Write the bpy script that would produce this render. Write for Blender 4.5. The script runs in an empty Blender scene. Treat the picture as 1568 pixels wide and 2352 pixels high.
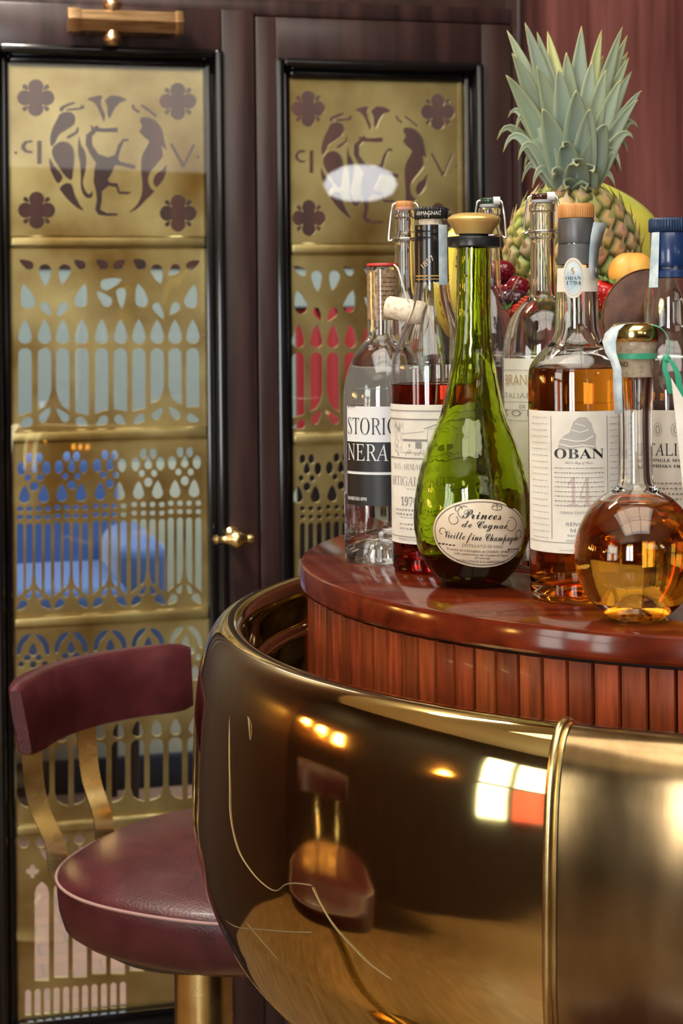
import bpy, bmesh, math, random
from mathutils import Vector, Matrix
from math import sin, cos, pi, sqrt, atan2, radians
random.seed(7)
S = bpy.context.scene
COL = S.collection

# ------------------------------------------------------------------ camera
F = 3900.0; CX = 784.0; CY = 735.0; ROLL = 0.01; ZC = 1.406
cam_d = bpy.data.cameras.new('camera'); cam = bpy.data.objects.new('camera', cam_d); COL.objects.link(cam)
cam.location = (0, 0, ZC)
cam.rotation_euler = (Matrix.Rotation(pi/2, 4, 'X') @ Matrix.Rotation(-ROLL, 4, 'Z')).to_euler()
cam_d.sensor_fit = 'VERTICAL'; cam_d.sensor_height = 36; cam_d.sensor_width = 24
cam_d.lens = 36*F/2352
cam_d.shift_y = -(1176-CY)/2352
cam_d.clip_start = 0.05
cam_d.dof.use_dof = True; cam_d.dof.focus_distance = 1.30; cam_d.dof.aperture_fstop = 16
S.camera = cam
# ------------------------------------------------------------------ world + exposure
W = bpy.data.worlds.new('world'); S.world = W; W.use_nodes = True
W.node_tree.nodes['Background'].inputs[0].default_value = (0.75, 0.85, 1, 1)
W.node_tree.nodes['Background'].inputs[1].default_value = 0.25
S.view_settings.view_transform = 'Standard'; S.view_settings.look = 'None'
S.view_settings.gamma = 1; S.view_settings.use_curve_mapping = False
S.view_settings.exposure = 0.25
cy = S.cycles
cy.use_denoising = True; cy.max_bounces = 24; cy.transmission_bounces = 20; cy.glossy_bounces = 8
cy.diffuse_bounces = 4; cy.transparent_max_bounces = 24; cy.sample_clamp_indirect = 6; cy.blur_glossy = 0.5
def area(name, loc, target, sx, sy, power, color):
    l = bpy.data.lights.new(name, 'AREA'); l.shape = 'RECTANGLE'; l.size = sx; l.size_y = sy; l.energy = power; l.color = color
    o = bpy.data.objects.new(name, l); COL.objects.link(o); o.location = loc
    o.rotation_euler = (Vector(target)-Vector(loc)).to_track_quat('-Z', 'Y').to_euler()
    return o
WIN_STR = 16.0; WIN2_STR = 6.0; FILL_WIN_STR = 1.3; CEILING_FILL = 3.6; SCONCE = 40.0; FAR_POWER = 150; DOOR_POWER = 75
area('corridor_fill', (-0.2, 4.15, 3.05), (-0.2, 4.15, 0), 4.0, 1.6, FAR_POWER, (0.95, 1, 0.97))  # unseen area fill added to brighten the corridor, no lamp body
area('door_lamp_light', (-0.8, 1.9, 3.05), (-0.7, 2.95, 1.6), 0.5, 0.3, DOOR_POWER, (1, 0.93, 0.8))

# ------------------------------------------------------------------ pixel -> place
def un(x, y, h):
    x -= CX; y -= CY; wx = x-ROLL*y; wy = y+ROLL*x
    D = F*h/wy
    return wx/F*D, D
def at(x, y, D):
    x -= CX; y -= CY; wx = x-ROLL*y; wy = y+ROLL*x
    return Vector((wx/F*D, D, ZC-wy/F*D))
# ------------------------------------------------------------------ materials
MATS = {}
def mat(name, color, rough=0.5, metal=0.0, spec=0.5, trans=0.0, ior=1.45, coat=0.0, sheen=0.0, emit=None, estr=0.0, sss=0.0):
    if name in MATS: return MATS[name]
    m = bpy.data.materials.new(name); m.use_nodes = True
    b = m.node_tree.nodes['Principled BSDF']
    b.inputs['Base Color'].default_value = (*color, 1); b.inputs['Roughness'].default_value = rough
    b.inputs['Metallic'].default_value = metal; b.inputs['Specular IOR Level'].default_value = spec
    b.inputs['Transmission Weight'].default_value = trans; b.inputs['IOR'].default_value = ior
    b.inputs['Coat Weight'].default_value = coat; b.inputs['Coat Roughness'].default_value = 0.06
    b.inputs['Sheen Weight'].default_value = sheen
    if sss: b.inputs['Subsurface Weight'].default_value = sss; b.inputs['Subsurface Radius'].default_value = (0.01, 0.004, 0.002)
    if emit: b.inputs['Emission Color'].default_value = (*emit, 1); b.inputs['Emission Strength'].default_value = estr
    MATS[name] = m; return m
def nd(m, t, **kw):
    n = m.node_tree.nodes.new(t)
    for k, v in kw.items(): setattr(n, k, v)
    return n
def noisy(m, c1, c2, scale=(5, 5, 5), nscale=4, detail=6, lo=0.35, hi=0.65, rough=None, bump=0.0, bscale=None, dist=0.0):
    """procedural colour noise + bump on the principled base of m"""
    t = m.node_tree; L = t.links; b = t.nodes['Principled BSDF']
    tc = nd(m, 'ShaderNodeTexCoord'); mp = nd(m, 'ShaderNodeMapping'); mp.inputs['Scale'].default_value = scale
    L.new(tc.outputs['Object'], mp.inputs[0])
    no = nd(m, 'ShaderNodeTexNoise'); no.inputs['Scale'].default_value = nscale; no.inputs['Detail'].default_value = detail
    no.inputs['Distortion'].default_value = dist
    L.new(mp.outputs[0], no.inputs['Vector'])
    cr = nd(m, 'ShaderNodeValToRGB'); e = cr.color_ramp.elements
    e[0].position = lo; e[0].color = (*c1, 1); e[1].position = hi; e[1].color = (*c2, 1)
    L.new(no.outputs[0], cr.inputs[0]); L.new(cr.outputs[0], b.inputs['Base Color'])
    if rough:
        r = nd(m, 'ShaderNodeMapRange'); r.inputs[3].default_value = rough[0]; r.inputs[4].default_value = rough[1]
        L.new(no.outputs[0], r.inputs[0]); L.new(r.outputs[0], b.inputs['Roughness'])
    if bump:
        n2 = no
        if bscale:
            n2 = nd(m, 'ShaderNodeTexNoise'); n2.inputs['Scale'].default_value = bscale; n2.inputs['Detail'].default_value = 3
            L.new(tc.outputs['Object'], n2.inputs['Vector'])
        bp = nd(m, 'ShaderNodeBump'); bp.inputs['Strength'].default_value = bump; bp.inputs['Distance'].default_value = 0.002
        L.new(n2.outputs[0], bp.inputs['Height']); L.new(bp.outputs[0], b.inputs['Normal'])
    return m
def attr_color(m, scale=None, c_noise=0.0):
    t = m.node_tree; b = t.nodes['Principled BSDF']
    a = nd(m, 'ShaderNodeAttribute', attribute_name='Col')
    t.links.new(a.outputs['Color'], b.inputs['Base Color'])
    return m
M = {}
M['door_wood'] = noisy(mat('dark_stained_wood', (.03, .015, .013), .28, spec=.5), (.016, .008, .008), (.045, .02, .018), (14, 14, 1.2), 3, lo=.3, hi=.75, rough=(.22, .4), bump=.15)
M['red_wood'] = noisy(mat('red_mahogany', (.1, .03, .025), .3, coat=.15), (.10, .030, .026), (.24, .082, .070), (10, 10, .7), 4, 8, .3, .75, rough=(.25, .42), bump=.1)
M['top_wood'] = noisy(mat('table_mahogany', (.09, .015, .008), .12, spec=.4, coat=.2), (.05, .006, .002), (.165, .023, .006), (1.5, 14, 14), 4, 8, .3, .75)
M['stave_wood'] = mat('stave_mahogany', (.12, .025, .01), .3, spec=.35, coat=.08)
attr_color(M['stave_wood'])
M['black'] = mat('black_lacquer', (.006, .005, .005), .15)
M['dark'] = mat('dark_recess', (.012, .006, .005), .6)
M['brass_mirror'] = noisy(mat('polished_brass', (.72, .5, .2), .04, 1.0), (.50, .38, .15), (.74, .58, .27), (1, 1, 1), 5, 8, .3, .7, rough=(.03, .09), bump=.10, bscale=8)
M['brass_satin'] = noisy(mat('satin_brass', (.7, .52, .26), .25, 1.0), (.21, .135, .06), (.30, .20, .095), (14, 14, 3), 4, 6, .3, .7, rough=(.15, .22), bump=.03)
M['brass_panel'] = noisy(mat('aged_panel_brass', (.75, .55, .22), .4, .82), (.36, .19, .04), (.93, .74, .34), (1, 1, 1), 5, 8, .34, .66, rough=(.28, .48), bump=.2)
M['brass'] = noisy(mat('worn_brass', (.75, .56, .25), .25, 1.0), (.6, .42, .17), (.82, .64, .3), (1, 1, 1), 25, 4, .3, .7, rough=(.15, .35))
M['bronze'] = noisy(mat('brushed_bronze', (.7, .45, .25), .3, 1.0), (.5, .3, .15), (.75, .5, .28), (3, 30, 30), 6, 4, .3, .7, rough=(.25, .4))
M['gold'] = mat('bright_gold', (.95, .70, .28), .16, 1.0)
M['gold_paint'] = mat('gold_lacquer', (.83, .55, .18), .32, .55, coat=.3)
M['leather'] = noisy(mat('oxblood_leather', (.12, .022, .025), .34, spec=.4, coat=.04), (.046, .008, .010), (.082, .015, .018), (1, 1, 1), 30, 6, .3, .7, rough=(.28, .42), bump=.25, bscale=420)
M['piping'] = mat('worn_piping', (.34, .20, .18), .5)
M['steel'] = mat('steel_wire', (.75, .73, .7), .22, 1.0)
M['glass'] = mat('clear_glass', (.985, .99, .985), .0, trans=1, ior=1.5)
M['green_glass'] = mat('green_glass', (.63, .75, .12), .0, trans=1, ior=1.5)
def wavy(m, s, k):
    n = nd(m, 'ShaderNodeTexNoise'); n.inputs['Scale'].default_value = s; n.inputs['Detail'].default_value = 2; tc = nd(m, 'ShaderNodeTexCoord'); bp = nd(m, 'ShaderNodeBump')
    bp.inputs['Strength'].default_value = k; bp.inputs['Distance'].default_value = .004; L = m.node_tree.links
    L.new(tc.outputs['Object'], n.inputs['Vector']); L.new(n.outputs[0], bp.inputs['Height']); L.new(bp.outputs[0], m.node_tree.nodes['Principled BSDF'].inputs['Normal'])
wavy(M['green_glass'], 45, .22); wavy(M['glass'], 30, .05)
M['amber'] = mat('amber_whisky', (.80, .27, .018), .0, trans=1, ior=1.36)
M['amber_pale'] = mat('golden_spirit', (.90, .45, .045), .0, trans=1, ior=1.36)
M['ruby'] = mat('ruby_brown_spirit', (.58, .05, .02), .0, trans=1, ior=1.36)
M['brandy_dark'] = mat('dark_cognac', (.03, .009, .002), .0, trans=1, ior=1.36)
M['clear_liquid'] = mat('clear_spirit', (.985, .985, .985), .0, trans=1, ior=1.36)
M['paper'] = noisy(mat('cream_paper', (.72, .66, .55), .6), (.66, .60, .50), (.76, .71, .61), (1, 1, 1), 40)
M['paper_white'] = mat('white_paper', (.72, .71, .69), .45)
def translucent_paper():
    m = bpy.data.materials.new('translucent_paper'); m.use_nodes = True; t = m.node_tree; t.nodes.clear()
    o = nd(m, 'ShaderNodeOutputMaterial'); mx = nd(m, 'ShaderNodeMixShader'); df = nd(m, 'ShaderNodeBsdfDiffuse'); tr = nd(m, 'ShaderNodeBsdfTranslucent')
    df.inputs[0].default_value = (.85, .84, .81, 1); tr.inputs[0].default_value = (.9, .88, .84, 1); mx.inputs[0].default_value = .6
    t.links.new(df.outputs[0], mx.inputs[1]); t.links.new(tr.outputs[0], mx.inputs[2]); t.links.new(mx.outputs[0], o.inputs[0]); return m
M['paper_thin'] = translucent_paper()
M['paper_tan'] = noisy(mat('aged_paper', (.66, .53, .38), .6), (.58, .43, .28), (.74, .62, .46), (1, 1, 1), 30)
M['stamp'] = noisy(mat('blue_grey_stamp', (.45, .54, .58), .6), (.36, .46, .52), (.62, .68, .68), (1, 1, 1), 90)
M['ink'] = mat('black_ink', (.012, .011, .011), .4)
M['ink_grey'] = mat('grey_ink', (.24, .22, .2), .6)
M['ink_soft'] = mat('soft_grey_ink', (.42, .39, .35), .6)
M['ink_brown'] = mat('brown_ink', (.05, .03, .02), .6)
M['ink_gold'] = mat('gold_ink', (.42, .25, .06), .5)
M['ink_pink'] = mat('faded_pink_ink', (.52, .40, .36), .6)
M['cork'] = noisy(mat('cork', (.55, .36, .2), .8), (.38, .22, .11), (.62, .44, .27), (1, 1, 1), 260, 4, .35, .6, bump=.3)
M['cork_pale'] = noisy(mat('pale_cork', (.66, .53, .37), .8), (.66, .49, .32), (.90, .77, .58), (1, 1, 1), 260, 4, .3, .55, bump=.3)
M['wood_cap'] = noisy(mat('orange_wood', (.62, .27, .08), .45), (.5, .2, .05), (.7, .33, .11), (60, 60, 8), 3)
M['foil_black'] = mat('black_foil', (.012, .01, .01), .22, coat=.3)
M['foil_grey'] = mat('pewter_foil', (.12, .115, .115), .4, .5)
M['foil_blue'] = mat('navy_foil', (.010, .03, .105), .25, coat=.3)
M['plastic_black'] = mat('black_plastic', (.012, .012, .012), .3)
M['plastic_blue'] = mat('blue_plastic', (.012, .03, .08), .35)
M['ceramic_green'] = mat('dark_green_stopper', (.02, .05, .025), .2, coat=.5)
M['ceramic_brown'] = mat('dark_brown_stopper', (.05, .012, .008), .15, coat=.5)
M['ceramic_white'] = mat('white_ceramic', (.75, .74, .7), .25)
M['gasket_pink'] = mat('pink_gasket', (.62, .32, .26), .5)
M['gasket_grey'] = mat('grey_gasket', (.5, .49, .48), .5)
M['red_wax'] = mat('red_wax', (.5, .04, .03), .35)
M['string'] = mat('cream_string', (.7, .66, .58), .8)
M['ribbon'] = mat('green_ribbon', (.03, .32, .17), .42, sheen=.3)
M['cherry'] = mat('cherry_skin', (.16, .004, .012), .1, coat=.6)
M['grape'] = mat('dark_grape_skin', (.05, .008, .018), .2, coat=.4)
M['stem'] = mat('brown_stem', (.2, .12, .04), .6)
M['strawberry'] = mat('strawberry_skin', (.5, .012, .01), .25, coat=.4)
M['seed'] = mat('yellow_seed', (.6, .4, .08), .5)
M['leaf_green'] = mat('leaf_green', (.1, .22, .04), .5)
M['banana'] = noisy(mat('banana_skin', (.78, .55, .06), .42), (.72, .47, .03), (.84, .64, .10), (1, 1, 1), 20, 4)
M['banana_tip'] = mat('banana_tip', (.06, .04, .02), .7)
M['apricot'] = noisy(mat('apricot_skin', (.8, .3, .05), .5, sss=.1), (.78, .22, .03), (.85, .48, .09), (1, 1, 1), 14, 2, .35, .65)
M['papaya'] = noisy(mat('papaya_skin', (.62, .62, .1), .38), (.42, .52, .07), (.78, .68, .10), (1, 1, 1), 9, 4, .35, .62)
M['pineapple'] = attr_color(mat('pineapple_skin', (.3, .25, .08), .6))
M['crown'] = attr_color(mat('pineapple_leaf', (.2, .3, .22), .5))
M['rust'] = noisy(mat('rusty_copper', (.09, .04, .028), .5, .35), (.055, .024, .018), (.15, .07, .045), (1, 1, 1), 50, 8, .35, .65, rough=(.4, .65), bump=.2)
M['pewter'] = noisy(mat('pewter', (.5, .49, .47), .3, 1.0), (.35, .34, .33), (.6, .58, .56), (1, 1, 1), 20, 4, rough=(.2, .4))
M['wall_dark'] = noisy(mat('dark_panelling', (.04, .015, .01), .4), (.016, .006, .005), (.042, .015, .010), (8, 8, .8), 3, 6, .3, .7)
M['ceiling'] = mat('cream_ceiling', (.62, .55, .42), .8)
M['floor'] = noisy(mat('oak_floor', (.30, .19, .09), .4), (.15, .09, .04), (.28, .18, .09), (1.2, 9, 1), 3, 6, .3, .7)
M['far_wall'] = noisy(mat('pale_stone', (.58, .62, .53), .7), (.36, .40, .32), (.46, .49, .41), (1, 1, 1), 3, 4)
M['far_wall_grey'] = mat('grey_green_plaster', (.27, .31, .29), .7)
M['far_brown'] = noisy(mat('brown_panelling', (.07, .022, .014), .5), (.03, .010, .007), (.062, .018, .011), (6, 6, .6), 3)
M['navy'] = mat('navy_paint', (.012, .018, .035), .5)
M['blue_velvet'] = mat('blue_velvet', (.035, .09, .27), .6, sheen=.4)
M['red_cloth'] = mat('red_cloth', (.42, .02, .025), .7, sheen=.2)
M['shade'] = mat('lit_lampshade', (.9, .5, .15), .6, emit=(1, .55, .14), estr=SCONCE)
M['pane'] = mat('bright_window', (.8, .8, .8), .3, emit=(.93, .97, 1.0), estr=WIN_STR)
M['pane2'] = mat('bright_side_window', (.8, .8, .8), .3, emit=(.92, 1.0, .92), estr=WIN2_STR)
M['fill_pane'] = mat('fill_window_glow', (.8, .8, .8), .3, emit=(1.0, .97, .88), estr=FILL_WIN_STR)
M['pane_red'] = mat('red_lit_pane', (.6, .1, .08), .4, emit=(1, .16, .10), estr=1.6)
M['globe'] = mat('lit_white_glass', (1, 1, 1), .4, emit=(.95, .97, 1), estr=8)
M['scratch'] = mat('pale_scratch', (.26, .20, .11), .5, .7)
M['ceiling_glow'] = mat('added_ceiling_glow', (1, 1, 1), .4, emit=(1, .94, .84), estr=CEILING_FILL)
def brick_mat():
    m = mat('pink_brick_floor', (.5, .32, .25), .7); t = m.node_tree; b = t.nodes['Principled BSDF']
    tc = nd(m, 'ShaderNodeTexCoord'); br = nd(m, 'ShaderNodeTexBrick'); br.inputs['Scale'].default_value = 4
    br.inputs['Color1'].default_value = (.36, .20, .14, 1); br.inputs['Color2'].default_value = (.31, .18, .13, 1)
    br.inputs['Mortar'].default_value = (.22, .16, .13, 1); br.inputs['Mortar Size'].default_value = .012
    t.links.new(tc.outputs['Object'], br.inputs[0]); t.links.new(br.outputs[0], b.inputs['Base Color'])
    return m
M['brick'] = brick_mat()
def pane_glass():
    m = bpy.data.materials.new('thin_pane_glass'); m.use_nodes = True; t = m.node_tree; t.nodes.clear()
    o = nd(m, 'ShaderNodeOutputMaterial'); mx = nd(m, 'ShaderNodeMixShader'); tr = nd(m, 'ShaderNodeBsdfTransparent')
    gl = nd(m, 'ShaderNodeBsdfGlossy'); gl.inputs['Roughness'].default_value = 0.015
    fr = nd(m, 'ShaderNodeFresnel'); fr.inputs[0].default_value = 1.5
    tr.inputs[0].default_value = (.96, .97, .96, 1)
    t.links.new(fr.outputs[0], mx.inputs[0]); t.links.new(tr.outputs[0], mx.inputs[1]); t.links.new(gl.outputs[0], mx.inputs[2])
    t.links.new(mx.outputs[0], o.inputs[0]); return m
M['pane_glass'] = pane_glass()

# ------------------------------------------------------------------ object helpers
def link(o, parent=None):
    COL.objects.link(o)
    if parent is not None: o.parent = parent
    return o
def thing(name, label, cat, loc=(0, 0, 0), rot=(0, 0, 0), group=None):
    o = bpy.data.objects.new(name, None); COL.objects.link(o); o.empty_display_size = .03
    o.location = loc; o.rotation_euler = rot; o['label'] = label; o['category'] = cat
    if group: o['group'] = group
    return o
def struct(o): o['kind'] = 'structure'; return o
class MB:
    """collects shapes, links them as ONE mesh object"""
    def __init__(s): s.v = []; s.f = []; s.c = []
    def add(s, vs, fs, col=None):
        n = len(s.v); s.v += [tuple(v) for v in vs]; s.f += [tuple(i+n for i in f) for f in fs]
        s.c += [col or (1, 1, 1)]*len(vs); return s
    def build(s, name, m, parent=None, smooth=True, angle=40, loc=None, attr=False):
        me = bpy.data.meshes.new(name); me.from_pydata(s.v, [], s.f); me.update()
        bm = bmesh.new(); bm.from_mesh(me); bmesh.ops.recalc_face_normals(bm, faces=bm.faces); bm.to_mesh(me); bm.free()
        if smooth:
            me.polygons.foreach_set('use_smooth', [True]*len(me.polygons)); me.set_sharp_from_angle(angle=radians(angle))
        if attr:
            a = me.color_attributes.new('Col', 'FLOAT_COLOR', 'POINT')
            for i, c in enumerate(s.c): a.data[i].color = (*c, 1)
        if m: me.materials.append(m)
        o = bpy.data.objects.new(name, me); link(o, parent)
        if loc: o.location = loc
        return o
    def box(s, x0, x1, y0, y1, z0, z1, col=None):
        v = [(x, y, z) for x in (x0, x1) for y in (y0, y1) for z in (z0, z1)]
        return s.add(v, [(0, 1, 3, 2), (4, 6, 7, 5), (0, 4, 5, 1), (2, 3, 7, 6), (0, 2, 6, 4), (1, 5, 7, 3)], col)
    def bbox(s, x0, x1, y0, y1, z0, z1, b=.004, seg=2):
        bm = bmesh.new(); bmesh.ops.create_cube(bm, size=1)
        for v in bm.verts: v.co = Vector(((x0+x1)/2+v.co.x*(x1-x0), (y0+y1)/2+v.co.y*(y1-y0), (z0+z1)/2+v.co.z*(z1-z0)))
        bmesh.ops.bevel(bm, geom=bm.edges[:], offset=b, segments=seg, affect='EDGES', profile=.5)
        return s.addbm(bm)
    def addbm(s, bm, mtx=None):
        bm.verts.index_update()
        vs = [(mtx @ v.co if mtx else v.co.copy()) for v in bm.verts]; fs = [[v.index for v in f.verts] for f in bm.faces]
        bm.free(); return s.add(vs, fs)
    def lathe(s, prof, seg=64, a0=0.0, a1=2*pi, close=False, mtx=None, col=None):
        """revolve (r,z) pairs about z; close joins last to first (a solid wall)"""
        full = abs(a1-a0-2*pi) < 1e-6; n = seg if full else seg+1
        vs = []; ring = []
        for r, z in prof:
            if r < 1e-6: ring.append([len(vs)]); vs.append(Vector((0, 0, z)))
            else:
                ring.append(list(range(len(vs), len(vs)+n)))
                for i in range(n):
                    a = a0+(a1-a0)*i/seg; vs.append(Vector((r*cos(a), r*sin(a), z)))
        fs = []; P = len(prof)
        for j in range(P if close else P-1):
            A = ring[j]; B = ring[(j+1) % P]
            for i in range(seg):
                k = (i+1) % n
                if len(A) == 1 and len(B) == 1: continue
                if len(A) == 1: fs.append((A[0], B[i], B[k]))
                elif len(B) == 1: fs.append((A[i], A[k], B[0]))
                else: fs.append((A[i], A[k], B[k], B[i]))
        if mtx: vs = [mtx @ v for v in vs]
        return s.add(vs, fs, col)
    def tube(s, pts, r, seg=10, cyc=False, flat=None):
        """swept tube; r number or list; flat=(w,t) gives a flat ribbon"""
        pts = [Vector(p) for p in pts]; n = len(pts); rr = r if isinstance(r, (list, tuple)) else [r]*n
        up = None; rings = []; vs = []
        for i, p in enumerate(pts):
            a = pts[(i-1) % n] if (cyc or i) else pts[0]; b = pts[(i+1) % n] if (cyc or i < n-1) else pts[-1]
            d = (b-a).normalized()
            if up is None: up = Vector((0, 0, 1)) if abs(d.z) < .9 else Vector((1, 0, 0))
            x = d.cross(up)
            if x.length < 1e-5: x = d.orthogonal()
            x.normalize(); u = x.cross(d).normalized(); up = u
            rings.append(list(range(len(vs), len(vs)+seg)))
            for k in range(seg):
                t = 2*pi*k/seg
                vs.append(p+(x*cos(t)+u*sin(t))*rr[i])
        fs = []
        for i in range(n if cyc else n-1):
            A = rings[i]; B = rings[(i+1) % n]
            for k in range(seg): fs.append((A[k], A[(k+1) % seg], B[(k+1) % seg], B[k]))
        if not cyc: fs.append(tuple(reversed(rings[0]))); fs.append(tuple(rings[-1]))
        return s.add(vs, fs)
    def strip(s, pts, width_dir, w, t):
        """flat bar along pts: width along width_dir, thickness t (rounded by 4-gon section)"""
        pts = [Vector(p) for p in pts]; wd = Vector(width_dir).normalized(); vs = []; fs = []
        for i, p in enumerate(pts):
            d = (pts[min(i+1, len(pts)-1)]-pts[max(i-1, 0)]).normalized(); n = d.cross(wd).normalized()
            for a, b in ((-1, -1), (1, -1), (1, 1), (-1, 1)): vs.append(p+wd*w/2*a+n*t/2*b)
        for i in range(len(pts)-1):
            for k in range(4): fs.append((i*4+k, i*4+(k+1) % 4, i*4+4+(k+1) % 4, i*4+4+k))
        fs.append((3, 2, 1, 0)); n = len(pts)*4; fs.append((n-4, n-3, n-2, n-1))
        return s.add(vs, fs)
    def ball(s, c, rx, ry=None, rz=None, seg=24, rings=16, mtx=None):
        ry = ry or rx; rz = rz or rx
        pr = [(sin(pi*i/rings), -cos(pi*i/rings)) for i in range(rings+1)]
        m = Matrix.Translation(c) @ (mtx or Matrix.Identity(4)) @ Matrix.Diagonal((rx, ry, rz, 1))
        return s.lathe(pr, seg, mtx=m)
def smoothline(pts, n=6, cyc=False):
    """Catmull-Rom through pts"""
    P = [Vector(p) for p in pts]; out = []; N = len(P)
    for i in range(N if cyc else N-1):
        p0 = P[(i-1) % N] if (cyc or i) else P[0]; p1 = P[i]; p2 = P[(i+1) % N]; p3 = P[(i+2) % N] if (cyc or i < N-2) else P[-1]
        for k in range(n):
            t = k/n
            out.append(.5*((2*p1)+(p2-p0)*t+(2*p0-5*p1+4*p2-p3)*t*t+(3*p1-p0-3*p2+p3)*t**3))
    if not cyc: out.append(P[-1])
    return out
def mesh_of_curve(c):
    o = bpy.data.objects.new('tmp', c); COL.objects.link(o)
    dg = bpy.context.evaluated_depsgraph_get(); me = bpy.data.meshes.new_from_object(o.evaluated_get(dg))
    vs = [v.co.copy() for v in me.vertices]; fs = [tuple(p.vertices) for p in me.polygons]
    bpy.data.objects.remove(o); bpy.data.curves.remove(c); bpy.data.meshes.remove(me)
    return vs, fs
def fill2d(loops, ext=0.0):
    """planar polygon with holes (even-odd), extruded +-ext along z"""
    c = bpy.data.curves.new('tmp', 'CURVE'); c.dimensions = '2D'; c.fill_mode = 'BOTH'; c.extrude = ext
    for lp in loops:
        sp = c.splines.new('POLY'); sp.points.add(len(lp)-1); sp.use_cyclic_u = True
        for i, p in enumerate(lp): sp.points[i].co = (p[0], p[1], 0, 1)
    return mesh_of_curve(c)
# ------------------------------------------------------------------ lettering
def fnt(s, style):
    out = ''
    for ch in s:
        o = ord(ch)
        if style == 'serif':
            if 'A' <= ch <= 'Z': o = 0x1D400+o-65
            elif 'a' <= ch <= 'z': o = 0x1D41A+o-97
            elif '0' <= ch <= '9': o = 0x1D7CE+o-48
        elif style == 'thin':
            if 'A' <= ch <= 'Z': o = 0x1D434+o-65
            elif 'a' <= ch <= 'z': o = 0x210E if ch == 'h' else 0x1D44E+o-97
            elif '0' <= ch <= '9': o = 0x1D7CE+o-48
        elif style == 'script':
            if 'A' <= ch <= 'Z': o = 0x1D4D0+o-65
            elif 'a' <= ch <= 'z': o = 0x1D4EA+o-97
        out += chr(o)
    return out
def text2d(s, x, y, h, w=None, style='sans', align='C', off=0.0, shear=0.0, mirror=False):
    """lettering as flat polygons: cap height h, optional total width w, anchored at (x, baseline y)"""
    c = bpy.data.curves.new('tmp', 'FONT'); c.body = fnt(s, style); c.size = 1; c.offset = off
    c.shear = shear; c.resolution_u = 3
    vs, fs = mesh_of_curve(c)
    if not vs: return [], []
    x0 = min(v.x for v in vs); x1 = max(v.x for v in vs)
    sy = h/.70; sx = (w/(x1-x0)) if w else sy
    ax = {'L': x0, 'C': (x0+x1)/2, 'R': x1}[align]
    return [Vector((x+(v.x-ax)*sx*(-1 if mirror else 1), y+v.y*sy, 0)) for v in vs], fs
def rect2d(x0, x1, y0, y1): return [Vector((x0, y0, 0)), Vector((x1, y0, 0)), Vector((x1, y1, 0)), Vector((x0, y1, 0))], [(0, 1, 2, 3)]
def line2d(pts, w):
    P = [Vector((p[0], p[1], 0)) for p in pts]; vs = []; fs = []
    for i, p in enumerate(P):
        d = P[min(i+1, len(P)-1)]-P[max(i-1, 0)]; n = Vector((-d.y, d.x, 0)).normalized()*w/2
        vs += [p+n, p-n]
        if i: fs.append((2*i-2, 2*i-1, 2*i+1, 2*i))
    return vs, fs
def ring2d(cx, cy_, rx, ry, w, n=64): return line2d([(cx+rx*cos(2*pi*i/n), cy_+ry*sin(2*pi*i/n)) for i in range(n+1)], w)
def oval2d(cx, cy_, rx, ry, n=48): return [Vector((cx+rx*cos(2*pi*i/n), cy_+ry*sin(2*pi*i/n), 0)) for i in range(n)], [tuple(range(n))]
def rows2d(x0, x1, y0, y1, rows, h, seed=1, lo=.006, hi=.016):
    """rows of tiny illegible print: one dash per word"""
    R = random.Random(seed); vs = []; fs = []
    for k in range(rows):
        y = y1-(y1-y0)*k/max(1, rows-1); x = x0
        while x < x1-1:
            w = min(R.uniform(lo, hi)*.3, x1-x); a, b = rect2d(x, x+w, y-h/2*R.uniform(.5, 1), y+h/2*R.uniform(.6, 1)); n = len(vs)
            vs += a; fs += [tuple(i+n for i in f) for f in b]; x += w+max(1.6, h*.8)
    return vs, fs
def wrap(geo, rfun, z0, ang0, off, name, m, parent, step=.0025, rot=0.0, thick=0.0, zcut=False):
    """lay flat geometry on the round surface r(z); x runs right as seen from the front"""
    bm = bmesh.new()
    for vs, fs in geo:
        bv = [bm.verts.new(v) for v in vs]
        for f in fs:
            try: bm.faces.new([bv[i] for i in f])
            except ValueError: pass
    if rot: bmesh.ops.rotate(bm, verts=bm.verts, cent=(0, 0, 0), matrix=Matrix.Rotation(rot, 3, 'Z'))
    def cut(ax):
        lo = min(v.co[ax] for v in bm.verts); hi = max(v.co[ax] for v in bm.verts); k = math.ceil(lo/step)*step
        while k < hi:
            co = [0, 0, 0]; co[ax] = k; no = [0, 0, 0]; no[ax] = 1
            bmesh.ops.bisect_plane(bm, geom=bm.verts[:]+bm.edges[:]+bm.faces[:], plane_co=co, plane_no=no, dist=1e-7); k += step
    cut(0)
    if zcut: cut(1)
    rm = rfun(z0)
    bmesh.ops.recalc_face_normals(bm, faces=bm.faces)
    bm.verts.index_update()
    vs = []
    for v in bm.verts:
        z = z0+v.co.y; r = rfun(z)+off; a = ang0+v.co.x/(rm if not zcut else max(rfun(z), rm*.5))
        vs.append(Vector((r*sin(a), -r*cos(a), z)))
    fs = [[v.index for v in f.verts] for f in bm.faces]; bm.free()
    return MB().add(vs, fs).build(name, m, parent, smooth=True)
def rfn(prof):
    P = sorted([(z, r) for r, z in prof])
    def f(z):
        if z <= P[0][0]: return P[0][1]
        for (z0, r0), (z1, r1) in zip(P, P[1:]):
            if z0 <= z <= z1: return r0+(r1-r0)*(z-z0)/max(1e-9, z1-z0)
        return P[-1][1]
    return f

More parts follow.
